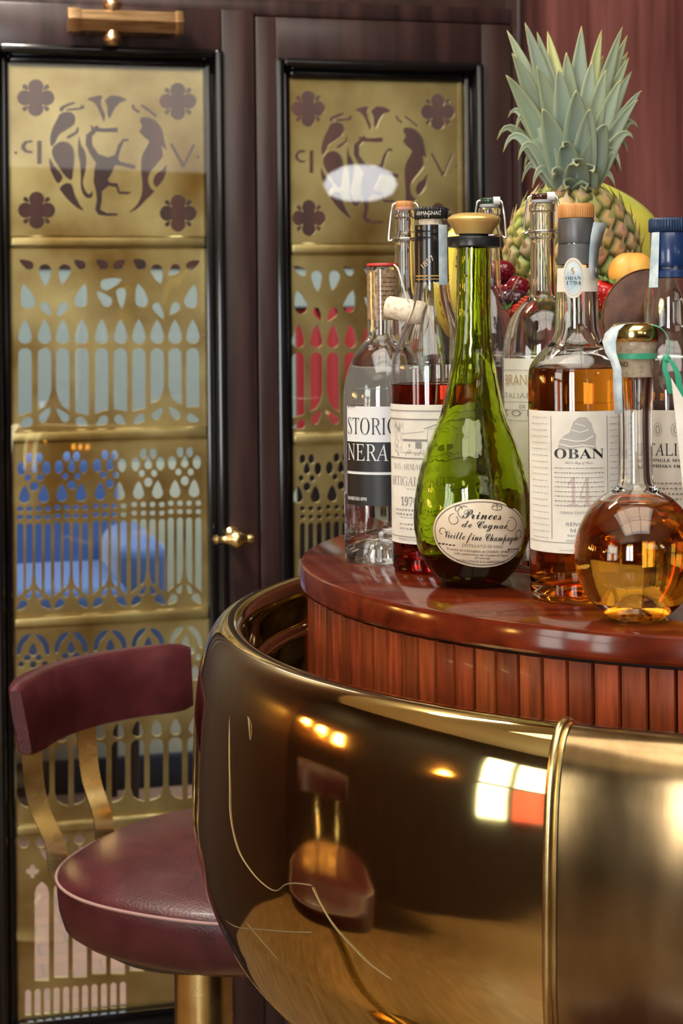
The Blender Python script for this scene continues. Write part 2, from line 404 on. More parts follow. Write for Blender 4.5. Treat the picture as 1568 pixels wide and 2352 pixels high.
# ================================================================== SETTING
TD = 0.25; D0 = 3.1; KD = sqrt(1+TD*TD); ADOOR = math.atan(TD)
def pxd(x, y, off=0.0):
    """pixel -> (a, z) on the door wall plane (off = distance in front of it)"""
    x -= CX; y -= CY; wx = x-ROLL*y; wy = y+ROLL*x
    u = wx/F; D = (D0-off*KD)/(1-TD*u)
    return (u*D+(D-D0)*TD)/KD, ZC-wy/F*D
def wall_frame(o):
    o.location = (0, D0, 0); o.rotation_euler = (0, 0, ADOOR); return o
# local frame of the door wall: x along the wall, y away from the room, z up
wallz = 3.1
# ---- floor, ceiling, room walls
b = MB(); b.box(-3.1, 3.6, -3.1, 4.1, -.05, 0); struct(b.build('floor', M['floor'], smooth=False))
b = MB(); b.box(-3.1, 3.6, -3.1, 4.1, wallz, wallz+.05); struct(b.build('ceiling', M['ceiling'], smooth=False))
b = MB()
for y0, y1, z0, z1 in ((-3.1, -1.95, 0, wallz), (-.35, 2.4, 0, wallz), (-1.95, -.35, 0, .75), (-1.95, -.35, 2.3, wallz)): b.box(-3.1, -3.0, y0, y1, z0, z1)
struct(b.build('wall_left', M['wall_dark'], smooth=False))
b = MB(); b.box(3.5, 3.6, -3.1, 4.1, 0, wallz); struct(b.build('wall_right', M['wall_dark'], smooth=False))
b = MB()
for x0, x1, z0, z1 in ((-3.0, -2.05, 0, wallz), (-.95, .85, 0, wallz), (2.75, 3.5, 0, wallz), (.85, 2.75, 0, 2.2), (.85, 2.75, 3.0, wallz), (-2.05, -.95, 0, .75), (-2.05, -.95, 2.7, wallz)): b.box(x0, x1, -3.1, -3.0, z0, z1)
struct(b.build('wall_front', M['wall_dark'], smooth=False))
# window behind the camera: two tall panes
w = struct(bpy.data.objects.new('window_1', None)); link(w); w.location = (-1.5, -3.0, .75)
b = MB()
for x in (-.58, -.0, .5): b.bbox(x, x+.08, -.05, .02, 0, 1.95)
b.bbox(-.58, .58, -.05, .02, -.02, .06); b.bbox(-.58, .58, -.05, .02, 1.9, 1.98); b.build('window_frame', M['door_wood'], w)
for x0, x1 in ((-.5, 0.0), (.08, .5)):
    b = MB(); b.box(x0, x1, -.03, -.025, .06, 1.9); b.build('window_pane', M['pane'], w, smooth=False)
# glowing window added high behind the camera to brighten the door brass
w = struct(bpy.data.objects.new('fill_window', None)); link(w); w.location = (1.8, -3.0, 2.2)
b = MB()
for x in (-.96, .90): b.bbox(x, x+.06, -.05, .02, 0, .82)
b.bbox(-.96, .96, -.05, .02, -.02, .04); b.bbox(-.96, .96, -.05, .02, .77, .82); b.build('window_frame', M['door_wood'], w)
for x0, x1 in ((-.90, .90),):
    b = MB(); b.box(x0, x1, -.03, -.025, .04, .77); b.build('window_pane', M['fill_pane'], w, smooth=False)
# window in the left wall, one pane glowing red for reddish things outside
w = struct(bpy.data.objects.new('window_2', None)); link(w); w.location = (-3.0, -1.15, .75)
b = MB()
for y in (-.8, -.30, .24, .74): b.bbox(-.06, .02, y, y+.06, 0, 1.55)
for z in (-.02, .72, 1.5): b.bbox(-.06, .015, -.8, .8, z, z+.06)
b.build('window_frame', M['door_wood'], w)
for i, (y0, y1) in enumerate(((-.74, -.30), (-.24, .24), (.30, .74))):
    for k, (z0, z1) in enumerate(((.04, .72), (.78, 1.5))):
        b = MB(); b.box(-.04, -.035, y0, y1, z0, z1); b.build('window_pane', M['pane_red'] if (i == 1 and k == 0) else M['pane2'], w, smooth=False)

# ---- door wall
aL0, _ = pxd(0, 900); aGap, _ = pxd(583, 700); aR1, _ = pxd(1163, 300)
zHead = pxd(300, 22)[1]; zHead2 = pxd(860, 52)[1]
LP = dict(a0=pxd(24, 900)[0], a1=pxd(474, 900)[0], z0=pxd(230, 2322)[1], z1=pxd(250, 154)[1])
RP = dict(a0=pxd(664, 600)[0], a1=pxd(1062, 420)[0], z0=LP['z0'], z1=pxd(860, 184)[1])
aLo = LP['a0']-.1; FR = .035
b = MB()   # wall above and to the sides of the doors
b.box(-3.35, aLo-.06, 0, .1, 0, wallz); b.box(aLo, aR1, 0, .1, zHead2+.028, wallz)
o = b.build('wall_back', M['wall_dark'], smooth=False); struct(wall_frame(o))
b = MB(); b.box(aR1+.014, 3.9, -.02, .1, 0, wallz); o = b.build('wall_back_right', M['red_wood'], smooth=False); struct(wall_frame(o))
b = MB(); b.bbox(aLo, aR1, -.03, .06, zHead2-.0, zHead2+.03, .004)
o = b.build('trim_1', M['door_wood']); struct(wall_frame(o))
b = MB(); b.bbox(aR1, aR1+.014, -.06, .08, 0, wallz, .0065); o = b.build('trim_2', M['door_wood']); struct(wall_frame(o))
b = MB(); b.bbox(aLo-.06, aLo, -.05, .08, 0, zHead+.1, .004); o = b.build('trim_3', M['door_wood']); struct(wall_frame(o))

# ---- fretwork shapes, traced on the left door leaf
def drop(tip, c, r, n=20):
    tip = Vector(tip); c = Vector(c); d = tip-c; L = d.length
    if L <= r*1.02: return [(c.x+r*cos(2*pi*i/n), c.y+r*sin(2*pi*i/n)) for i in range(n)]
    th = atan2(d.y, d.x); al = math.acos(r/L)
    pts = [(c.x+r*cos(th+al+(2*pi-2*al)*i/n), c.y+r*sin(th+al+(2*pi-2*al)*i/n)) for i in range(n+1)]
    # belly the sides a little
    a = Vector(pts[-1]); e = Vector(pts[0]); o = []
    for p, q in ((a, tip), (tip, e)):
        m = (p+q)/2; nrm = (m-(c+d*.45)); nrm = nrm.normalized()*L*.07 if nrm.length else Vector((0, 0)); o.append((m+nrm)[:])
    return pts+[o[0], tip[:], o[1]]
def ell(cx, cy_, rx, ry=None, n=18): ry = ry or rx; return [(cx+rx*cos(2*pi*i/n), cy_+ry*sin(2*pi*i/n)) for i in range(n)]
def slot(cx, top, bl, br, hw, n=8, pointed=False):
    if pointed: arch = [(cx-hw, top+hw*1.6), (cx-hw*.8, top+hw*.8), (cx-hw*.35, top+hw*.25), (cx, top), (cx+hw*.35, top+hw*.25), (cx+hw*.8, top+hw*.8), (cx+hw, top+hw*1.6)]
    else: arch = [(cx-hw*cos(pi*i/n), top+hw-hw*sin(pi*i/n)) for i in range(n+1)]
    lo = []
    if br < bl-30: lo = [(cx+hw, br-40), (cx+hw*.6, br+(bl-br)*.25), (cx, br+(bl-br)*.72), (cx-hw, bl)]
    elif bl < br-30: lo = [(cx+hw, br), (cx, bl+(br-bl)*.72), (cx-hw*.6, bl+(br-bl)*.25), (cx-hw, bl-40)]
    else: lo = [(cx+hw, br), (cx-hw, bl)]
    return arch+lo
def quatrefoil(cx, cy_, R):
    d = R*.58; r = R*.415; out = []
    for i in range(64):
        t = 2*pi*i/64; best = R*.40
        for k in range(4):
            a = t-k*pi/2; q = r*r-(d*sin(a))**2
            if q > 0 and cos(a) > 0: best = max(best, d*cos(a)+sqrt(q))
        out.append((cx+best*cos(t), cy_+best*sin(t)))
    hs = [out]
    for k in range(4):
        a = pi/4+k*pi/2; c = (cx+R*.84*cos(a), cy_+R*.84*sin(a))
        hs.append(drop((cx+R*.58*cos(a), cy_+R*.58*sin(a)), c, R*.13, 10))
    return hs
def sm(pts, n=4): return [(p.x, p.y) for p in smoothline([(x, y, 0) for x, y in pts], n, True)]
def scl(hs, k, dx, dy): return [[(x/k+dx, y/k+dy) for x, y in h] for h in hs]
def emblem():
    z = []
    z.append(sm([(365, 680), (420, 672), (450, 700), (445, 745), (400, 780), (355, 810), (335, 850), (308, 880), (300, 830), (315, 770), (340, 720)]))
    z.append(sm([(358, 668), (365, 640), (438, 612), (448, 622), (392, 648), (376, 668)]))
    z.append(sm([(398, 664), (405, 652), (478, 645), (485, 630), (505, 640), (495, 656), (440, 664)]))
    z.append(sm([(400, 820), (450, 790), (460, 765), (470, 768), (466, 800), (412, 832)]))
    z.append(sm([(330, 870), (365, 850), (408, 857), (438, 892), (446, 950), (440, 1020), (430, 1080), (392, 1060), (350, 1000), (318, 945), (312, 900)]))
    z.append(sm([(297, 950), (330, 1000), (368, 1045), (374, 1075), (345, 1100), (312, 1045), (298, 1000)]))
    z.append(sm([(358, 1130), (395, 1100), (430, 1108), (450, 1170), (480, 1230), (503, 1262), (468, 1252), (412, 1205), (374, 1160)]))
    z.append(sm([(474, 820), (486, 870), (508, 905), (518, 960), (512, 1030), (498, 1090), (510, 1140), (535, 1166), (552, 1145), (556, 1175), (538, 1190), (508, 1180), (485, 1130), (483, 1050), (478, 980), (468, 920), (468, 860)]))
    z.append([(540, 745), (560, 765), (580, 752), (600, 768), (632, 770), (705, 765), (708, 795), (640, 795), (578, 792), (553, 820), (553, 870), (590, 925), (650, 945), (688, 930), (708, 870), (738, 832), (772, 833), (770, 850), (745, 850), (727, 890), (710, 950), (720, 970), (788, 985), (815, 995), (810, 1015), (788, 1015), (740, 1000), (692, 992), (672, 1040), (648, 1080), (660, 1095), (705, 1100), (720, 1148), (780, 1150), (790, 1160), (760, 1168), (710, 1165), (695, 1125), (650, 1117), (612, 1150), (612, 1200), (602, 1258), (640, 1278), (705, 1280), (705, 1295), (640, 1297), (590, 1290), (570, 1260), (580, 1200), (575, 1150), (560, 1090), (565, 1020), (575, 980), (540, 930), (512, 870), (515, 810), (548, 782)])
    z.append(sm([(522, 598), (560, 580), (612, 575), (604, 610), (612, 650), (630, 690), (622, 735), (608, 700), (580, 640), (550, 610)]))
    z.append(sm([(662, 575), (720, 580), (758, 602), (720, 618), (690, 650), (660, 710), (645, 690), (642, 640), (628, 605), (642, 592)]))
    z.append(sm([(842, 712), (852, 704), (900, 708), (940, 732), (970, 775), (985, 840), (998, 905), (972, 880), (975, 940), (948, 980), (900, 1040), (890, 1090), (905, 1130), (925, 1152), (880, 1200), (830, 1250), (772, 1277), (820, 1230), (848, 1170), (852, 1100), (845, 1020), (850, 940), (880, 880), (893, 850), (860, 820), (836, 790), (850, 760), (838, 730)]))
    z.append(sm([(800, 625), (812, 650), (838, 665), (834, 680), (800, 662), (788, 640)]))
    z.append(sm([(850, 628), (900, 660), (935, 690), (933, 708), (898, 678), (846, 640)]))
    z.append(sm([(998, 990), (990, 1060), (960, 1108), (933, 1122), (918, 1090), (932, 1050), (970, 1022)]))
    z.append([(1016, 862), (1034, 862), (1102, 978), (1156, 865), (1174, 865), (1108, 1005), (1090, 1005)])
    z.append([(195, 841), (150, 845), (127, 872), (128, 898), (155, 920), (195, 922), (195, 907), (166, 903), (150, 885), (162, 860), (195, 856)])
    z.append([(222, 845), (250, 845), (250, 985), (222, 985)])
    z.append(ell(95, 918, 10, 10, 8)); z.append(ell(1187, 942, 10, 10, 8))
    out = scl(z, 2.6133, 0, 0)
    for c in ((82, 225), (408, 233), (84, 483), (409, 490)): out += quatrefoil(c[0], c[1], 43)
    return out
def rowB():
    z = [drop(t, c, r) for t, c, r in [((112, 95), (175, 130), 27), ((275, 255), (270, 160), 38), ((370, 245), (388, 160), 38), ((442, 98), (487, 128), 28), ((575, 95), (622, 128), 29), ((755, 95), (708, 130), 29), ((800, 95), (845, 125), 33), ((965, 245), (940, 160), 37), ((1010, 190), (1052, 150), 29), ((1200, 100), (1145, 133), 30),
        ((140, 240), (168, 345), 45), ((305, 432), (268, 376), 27), ((340, 438), (382, 378), 29), ((512, 238), (482, 342), 40), ((828, 235), (850, 340), 40), ((985, 455), (940, 380), 27), ((1018, 428), (1055, 378), 27), ((1168, 242), (1145, 345), 41),
        ((735, 212), (635, 245), 34), ((580, 285), (640, 345), 33), ((732, 392), (727, 296), 31)]]
    xs = [150, 268, 377, 492, 610, 723, 833, 943, 1050, 1157]
    z += [drop((x, 450), (x, 558), 42) for x in xs]
    bots = [(1030, 1010), (995, 915), (915, 1000), (1010, 1030), (1020, 995), (990, 1005), (1005, 985), (960, 900), (900, 965), (980, 980)]
    z += [slot(x, 625, l, r, 41) for x, (l, r) in zip(xs, bots)]
    z += [drop(t, c, r) for t, c, r in [((112, 1095), (168, 1068), 30), ((303, 978), (258, 1045), 27), ((337, 985), (390, 1045), 27), ((530, 1088), (480, 1065), 28), ((575, 1088), (622, 1058), 28), ((755, 1078), (712, 1052), 28), ((797, 1080), (845, 1045), 26), ((980, 980), (935, 1030), 26), ((1012, 975), (1058, 1028), 26), ((1198, 1065), (1143, 1043), 26)]]
    return scl(z, 2.6133, 0, 560)
def rowC():
    z = []
    for cx in (176, 368, 565, 762, 950):
        s = -.038*(cx-176)
        z += [ell(cx-25, 160+s, 19, 26), ell(cx+25, 160+s, 19, 26), ell(cx-65, 215+s, 22, 35), ell(cx+62, 212+s, 22, 35), drop((cx, 172+s), (cx, 220+s), 20), ell(cx-33, 262+s, 17, 18), ell(cx+30, 262+s, 17, 18), ell(cx, 307+s, 22, 24)]
        z += [drop((cx-50, 300+s), (cx-50, 364+s), 29), drop((cx+48, 297+s), (cx+48, 362+s), 29)]
        for x in (-72, -25, 22, 70):
            z += [ell(cx+x, 422+s, 16, 14), ell(cx+x, 466+s, 16, 13)]
        z += [slot(cx-72, 495+s, 880+s, 850+s, 17, 4), slot(cx-25, 495+s, 840+s, 800+s, 17, 4), slot(cx+22, 495+s, 800+s, 840+s, 17, 4), slot(cx+70, 495+s, 850+s, 880+s, 17, 4)]
        z += [drop((cx-88, 945+s), (cx-58, 912+s), 22), drop((cx-12, 838+s), (cx-30, 872+s), 14), drop((cx+10, 838+s), (cx+26, 872+s), 14), drop((cx+86, 940+s), (cx+56, 907+s), 22)]
    return scl(z, 2.24, 0, 980)
def rowD():
    z = []
    for cx in (170, 365, 567, 762, 955):
        s = -.05*(cx-170)-6
        for q in (-1, 1):
            z.append(sm([(cx+q*10, 20+s), (cx+q*48, 28+s), (cx+q*80, 75+s), (cx+q*84, 125+s), (cx+q*66, 122+s), (cx+q*52, 80+s), (cx+q*28, 52+s)]))
            z += [ell(cx+q*30, 142+s, 18), ell(cx+q*62, 175+s, 16), drop((cx+q*48, 215+s), (cx+q*48, 270+s), 26)]
        z += [drop((cx, 62+s), (cx, 110+s), 22), ell(cx, 178+s, 18, 20), drop((cx, 240+s), (cx, 212+s), 14)]
    for i in range(10):
        cx = 122+97.5*i; s = -.06*(cx-617)
        z += [drop((cx, 462+s), (cx, 520+s), 29), slot(cx, 560+s, (880 if i % 2 else 845)+s, (845 if i % 2 else 880)+s, 36)]
    return scl(z, 2.24, 0, 1450)
def rowE():
    z = []
    for k in range(5):
        cx = 167+195*k; s = -.085*(cx-167)
        z += [ell(cx-45, 1085+s, 28), ell(cx+45, 1085+s, 28)]
        for q in (-1, 1):
            z.append(sm([(cx+q*40, 1118+s), (cx+q*70, 1125+s), (cx+q*90, 1150+s), (cx+q*90, 1205+s), (cx+q*78, 1180+s), (cx+q*50, 1150+s)]))
            z.append(slot(cx+q*48, 1285+s, 1795+s, 1795+s, 37, pointed=True))
        z += quatrefoil(cx, 1232+s, 34)[:1]
    for i in range(20):
        cx = 96+48.7*i; s = -.085*(cx-167)
        z.append(slot(cx, 1838+s, 1972+s, 1972+s, 16, 4))
    return scl(z, 2.24, 0, 1450)
rowsL = [(154, 556, emblem()), (556, 998, rowB()), (998, 1418, rowC()), (1418, 1888, rowD()), (1888, 2322, rowE())]
def screen(rows, conv, P, parent):
    b = MB(); zs = [P['z1']]+[conv((250, y1))[1] for _, y1, _ in rows[:-1]]+[P['z0']]
    for k, (_, _, hs) in enumerate(rows):
        zt, zb = zs[k], zs[k+1]
        if zt-zb < .01: continue
        loops = [[(P['a0'], zb), (P['a1'], zb), (P['a1'], zt), (P['a0'], zt)]]
        for h in hs:
            q = [conv(p) for p in h]
            if min(p[0] for p in q) > P['a0']+.002 and max(p[0] for p in q) < P['a1']-.002 and min(p[1] for p in q) > zb+.002 and max(p[1] for p in q) < zt-.002: loops.append(q)
        vs, fs = fill2d(loops, .0035)
        b.add([(v.x, -v.z, v.y) for v in vs], fs)
    o = b.build('brass_screen', M['brass_panel'], parent, smooth=False)
    for z in zs[1:-1]:
        r = MB(); r.bbox(P['a0'], P['a1'], -.014, .0, z-.011, z+.011, .006, 3); r.build('screen_bar', M['brass_panel'], parent)
    return o
def ring_frame(b, P, w0, w1, d0, d1, bev=.004):
    """four bars around panel P from distance w0 to w1 outside it"""
    a0, a1, z0, z1 = P['a0'], P['a1'], P['z0'], P['z1']
    b.bbox(a0-w1, a0-w0, d0, d1, z0-w1, z1+w1, bev); b.bbox(a1+w0, a1+w1, d0, d1, z0-w1, z1+w1, bev)
    b.bbox(a0-w0-.001, a1+w0+.001, d0, d1, z1+w0, z1+w1, bev); b.bbox(a0-w0-.001, a1+w0+.001, d0, d1, z0-w1, z0-w0, bev)
def door(name, P, x0, x1, ztop, rows, conv):
    d = bpy.data.objects.new(name, None); link(d); struct(d); wall_frame(d)
    a0, a1, z0, z1 = P['a0'], P['a1'], P['z0'], P['z1']; m = .028
    b = MB()
    b.bbox(x0, a0-m, -FR, .03, .01, ztop, .002); b.bbox(a1+m, x1, -FR, .03, .01, ztop, .002)
    b.bbox(a0-m, a1+m, -FR, .03, z1+m, ztop, .002); b.bbox(a0-m, a1+m, -FR, .03, .01, z0-m, .002)
    b.build('door_frame', M['door_wood'], d)
    b = MB(); ring_frame(b, P, .014, m+.003, -FR-.010, .02, .0075); ring_frame(b, P, -.002, .016, -.018, .02, .0075); b.build('moulding', M['black'], d)
    screen(rows, conv, P, d)
    b = MB(); b.box(a0, a1, -.019, -.0165, z0, z1); b.build('glass_pane', M['pane_glass'], d, smooth=False)
    return d
door1 = door('door_1', LP, aLo+.002, aGap-.0015, zHead, rowsL, lambda p: pxd(*p))
# right leaf: same pattern fitted to its own panel
qa, qz = pxd(82, 225); qb, _ = pxd(408, 233); qc = pxd(84, 483)[1]; ra, rz = pxd(707, 250); rb, _ = pxd(1005, 257); rc = pxd(709, 501)[1]
SX = (rb-ra)/(qb-qa); SZ = (rz-rc)/(qz-qc)
def convR(p):
    a, z = pxd(*p); return ra+(a-qa)*SX, rz+(z-qz)*SZ
door2 = door('door_2', RP, aGap+.0015, aR1-.002, zHead2-.002, rowsL, convR)
# lever handle on the left leaf
h0 = pxd(490, 1240, .08); h1 = pxd(583, 1234, .08); hb = pxd(542, 1237, .08); L = h1[0]-h0[0]
lev = MB(); mtx = Matrix.Translation((h0[0], -FR-.045, h0[1])) @ Matrix.Rotation(pi/2, 4, 'Y') @ Matrix.Rotation(0, 4, 'Z')
lev.lathe([(0, -.002), (.006, .001), (.0085, .006), (.006, .011), (.0055, .016), (.0075, L*.3), (.013, L*.42), (.018, L*.55), (.017, L*.63), (.011, L*.74), (.0075, L*.84), (.009, L*.92), (.008, L*.985), (0, L)], 20, mtx=mtx)
lv = lev.build('lever_handle', M['brass'], door1)
b = MB(); b.lathe([(.009, 0), (.009, .03), (.016, .036), (.017, .045), (0, .046)], 20, mtx=Matrix.Translation((hb[0], -FR-.043, hb[1])) @ Matrix.Rotation(-pi/2, 4, 'X')); b.build('spindle', M['brass'], lv)
# door closer on the top rail
c0 = pxd(163, 48, .075); c1 = pxd(412, 54, .075); cc = pxd(258, 52, .075); Lc = c1[0]-c0[0]; R_ = .021
b = MB(); mtx = Matrix.Translation((c0[0], -FR-.04, (c0[1]+c1[1])/2)) @ Matrix.Rotation(pi/2, 4, 'Y')
b.lathe([(0, 0), (R_, 0), (R_, Lc), (0, Lc)], 6, mtx=mtx @ Matrix.Rotation(radians(30), 4, 'Z'))
clo = b.build('door_closer', M['bronze'], door1, angle=20)
for z0, z1 in ((-.006, .016), (Lc-.008, Lc+.005)):
    b = MB(); b.lathe([(0, z0), (R_*1.1, z0), (R_*1.15, (z0+z1)/2), (R_*1.1, z1), (0, z1)], 6, mtx=mtx @ Matrix.Rotation(radians(30), 4, 'Z')); b.build('end_cap', M['bronze'], clo, angle=20)
for q in (-1, 1):
    b = MB(); b.lathe([(.011, 0), (.012, .02), (.016, .026), (.016, .034), (.011, .04), (0, .042)], 16, mtx=Matrix.Translation((cc[0], -FR-.04, (c0[1]+c1[1])/2)) @ Matrix.Rotation(0 if q > 0 else pi, 4, 'X')); b.build('spindle_knob', M['bronze'], clo)
b = MB(); b.bbox(c0[0]+.03, c1[0]-.03, -FR-.03, -FR, c0[1]-.018, c0[1]+.018, .003); b.build('bracket', M['bronze'], clo)

# ---- corridor beyond the doors (its floor, wall and the things in it)
b = MB(); b.box(-3.3, 3.0, .1, 2.6, -.05, .004); struct(wall_frame(b.build('floor_corridor', M['brick'], smooth=False)))
b = MB(); b.box(-3.3, 3.0, 2.12, 2.2, 0, .98); struct(wall_frame(b.build('wall_corridor', M['far_wall'], smooth=False)))
b = MB(); b.box(-3.3, 3.0, 2.125, 2.2, .98, 1.57); struct(wall_frame(b.build('wall_corridor_middle', M['far_wall_grey'], smooth=False)))
b = MB(); b.box(-3.3, 3.0, 2.12, 2.2, 1.57, wallz); struct(wall_frame(b.build('wall_corridor_upper', M['far_brown'], smooth=False)))
b = MB(); b.bbox(-3.3, 3.0, 2.09, 2.12, 0, .10, .006); struct(wall_frame(b.build('baseboard_corridor', M['navy'])))
b = MB(); b.box(-3.3, 3.0, .1, 2.2, wallz-.02, wallz+.05); struct(wall_frame(b.build('ceiling_corridor', M['far_brown'], smooth=False)))
b = MB(); b.box(-3.4, -3.3, .1, 2.2, 0, wallz); b.box(3.0, 3.1, .1, 2.2, 0, wallz); struct(wall_frame(b.build('wall_corridor_ends', M['far_brown'], smooth=False)))
# blue armchair seen through the left door's fretwork
p = at(150, 1400, 4.75)
ch = thing('armchair', 'blue velvet armchair glimpsed through the fretwork of the left door', 'chair', (-.90, 4.72, 0), (0, 0, .25))
b = MB(); b.bbox(-.30, .30, -.28, .25, .48, .72, .05, 4); b.build('seat', M['blue_velvet'], ch)
b = MB(); b.bbox(-.30, .30, .13, .29, .52, 1.06, .07, 5); b.build('backrest', M['blue_velvet'], ch)
for q in (-1, 1):
    b = MB(); b.bbox(q*.31-.07, q*.31+.07, -.28, .27, .48, .82, .05, 4); b.build('armrest', M['blue_velvet'], ch)
for x in (-.28, .28):
    for y in (-.24, .24):
        b = MB(); b.lathe([(0, 0), (.012, 0), (.02, .50), (0, .50)], 12, mtx=Matrix.Translation((x, y, 0))); b.build('leg', M['dark'], ch)
# red and black hanging cloth seen through the right door's fretwork
p = at(800, 850, 4.75)
cu = thing('wall_hanging', 'red and black cloth hanging glimpsed through the fretwork of the right door', 'cloth', (p.x, 4.75+.0, .74), (0, 0, ADOOR))
def cloth(z0, z1, name, m):
    pts = [(x*.01-.15, .012*sin(x*1.1)) for x in range(31)]
    b = MB(); vs = [(x, y, z) for x, y in pts for z in (z0, z1)]+[(x, y+.006, z) for x, y in pts for z in (z0, z1)]; n = len(pts)*2
    b.add(vs, [(2*i, 2*i+1, 2*i+3, 2*i+2) for i in range(30)]+[(n+2*i, n+2*i+2, n+2*i+3, n+2*i+1) for i in range(30)]+[(2*i+1, n+2*i+1, n+2*i+3, 2*i+3) for i in range(30)])
    return b.build(name, m, cu)
cloth(.36, .70, 'red_cloth', M['red_cloth']); cloth(0, .358, 'black_cloth', M['dark'])
b = MB(); b.tube([(-.16, .003, .70), (.16, .003, .70)], .006, 10); b.build('hanging_rod', M['dark'], cu)
b = MB(); b.tube([(0, .003, .70), (0, .2, .70), (0, .45, .70)], .005, 8); b.build('rod_bracket', M['dark'], cu)

# ---- lamps of the room, plus a glowing ceiling panel added for the brass lip
lay = thing('ceiling_light', 'large glowing ceiling panel added above the bar and camera to brighten the brass lip', 'lamp', (-.1, -.1, wallz))
b = MB(); b.box(-1.15, 1.15, -1.05, 1.05, -.03, -.02); b.build('glow_panel', M['ceiling_glow'], lay, smooth=False)
b = MB()
for x in (-1.17, -.4, .38, 1.15): b.bbox(x, x+.03, -1.07, 1.07, -.05, 0, .004)
for y in (-1.08, -.02, 1.05): b.bbox(-1.17, 1.18, y, y+.03, -.045, 0, .004)
b.build('panel_frame', M['door_wood'], lay)
pl = thing('pendant_lamp', 'white glass pendant lamp hanging at the far right behind the camera', 'lamp', (2.43, -1.27, wallz))
b = MB(); b.lathe([(0, -1.13), (.08, -1.125), (.15, -1.10), (.175, -1.05), (.15, -1.00), (.08, -.965), (0, -.96)], 40); b.build('lamp_globe', M['globe'], pl)
b = MB(); b.lathe([(.0, -.965), (.008, -.965), (.008, -.02), (.05, -.015), (.05, 0), (0, 0)], 16); b.build('lamp_rod', M['brass'], pl)
l = thing('ceiling_light', 'small brass ceiling light over the fretwork doors', 'lamp', (-.5, 1.9, wallz))
b = MB(); b.bbox(-.28, .28, -.18, .18, -.035, 0, .006); b.build('lamp_body', M['brass'], l)
for y, z, wh in ((2.08, 1.40, 'nearest the doors'), (1.80, 1.38, 'second from the doors'), (1.52, 1.36, 'third from the doors'), (.10, 1.42, 'nearest the side window')):
    l = thing('wall_lamp', '', 'lamp', (-3.0, y, z)); 
    b = MB(); b.lathe([(0, 0), (.05, 0), (.045, .012), (.012, .02), (0, .02)], 20, mtx=Matrix.Rotation(pi/2, 4, 'Y')); b.build('wall_plate', M['brass'], l)
    b = MB(); b.tube(smoothline([(.01, 0, 0), (.06, 0, -.02), (.09, 0, .0), (.09, 0, .04)], 5), .006, 8); b.build('arm', M['brass'], l)
    b = MB(); b.lathe([(.075, .03), (.05, .15), (.047, .15), (.072, .03)], 24, close=True, mtx=Matrix.Translation((.09, 0, 0))); b.build('lamp_shade', M['shade'], l)
    l['label'] = 'brass wall lamp with glowing amber shade on the left wall, %s' % wh
    l['group'] = 'amber wall lamps on the left wall'

# ================================================================== THE BAR
BC = Vector((.3615, 1.469, 0)); ZT = 1.2
bar = thing('bar_counter', 'round bar front clad in bulging polished brass around the mahogany bottle stand', 'bar', (BC.x, BC.y, 0))
outer = [(.300, .780), (.3431, .8036), (.3656, .8173), (.3992, .8363), (.4362, .8636), (.4527, .8808), (.4672, .9013), (.4815, .9328), (.4886, .9558), (.4927, .9893), (.4926, 1.02), (.4922, 1.0367), (.4904, 1.073), (.4870, 1.105), (.4838, 1.1205), (.4795, 1.134), (.4735, 1.1445), (.466, 1.1505), (.458, 1.1515), (.4515, 1.149), (.4475, 1.143), (.446, 1.134), (.446, 1.113), (.444, 1.108), (.437, 1.1065), (.4345, 1.104), (.434, 1.098), (.433, 1.07), (.431, 1.00)]
prof = [(p.x, p.y) for p in smoothline([(r, z, 0) for r, z in outer], 5)]
aseam = atan2(.10-BC.x*0-0, 1)  # replaced below
sx_, sy_ = un(1281, 1690, .26); aseam = atan2(sy_-BC.y, sx_-BC.x)
b = MB(); b.lathe(prof, 200, aseam-2*pi+radians(75), aseam); pol = b.build('polished_brass_panel', M['brass_mirror'], bar, angle=60)
b = MB(); b.lathe(prof, 60, aseam, aseam+radians(75)); b.build('satin_brass_panel', M['brass_satin'], bar, angle=60)['label'] = 'duller satin brass panel'
# half round seam moulding over the joint, following the profile
for aa in (aseam, aseam+radians(75)):
    pts = []
    for i, (r, z) in enumerate(prof[:len(prof)-18]): pts.append(Vector((r*cos(aa), r*sin(aa), z)))
    b = MB(); b.tube(pts, .0034, 12)
    off = Vector((-sin(aa), cos(aa), 0))
    b.tube([p+off*.0046 for p in pts], .0016, 8)
    b.build('seam_moulding', M['brass'], bar)
    break
b = MB(); b.lathe([(.431, 1.0), (.431, 1.02), (.388, 1.02)], 96); b.build('gutter', M['dark'], bar)
b = MB(); b.lathe([(0, .02), (.36, .02), (.36, .09), (.335, .10), (.325, .12), (.325, .74), (.345, .76), (.345, .775), (.31, .785), (.31, 1.01), (0, 1.01)], 96); b.build('pedestal', M['door_wood'], bar)
b = MB(); b.lathe([(0, 0), (.38, 0), (.38, .02), (0, .02)], 64); b.build('base', M['black'], bar)
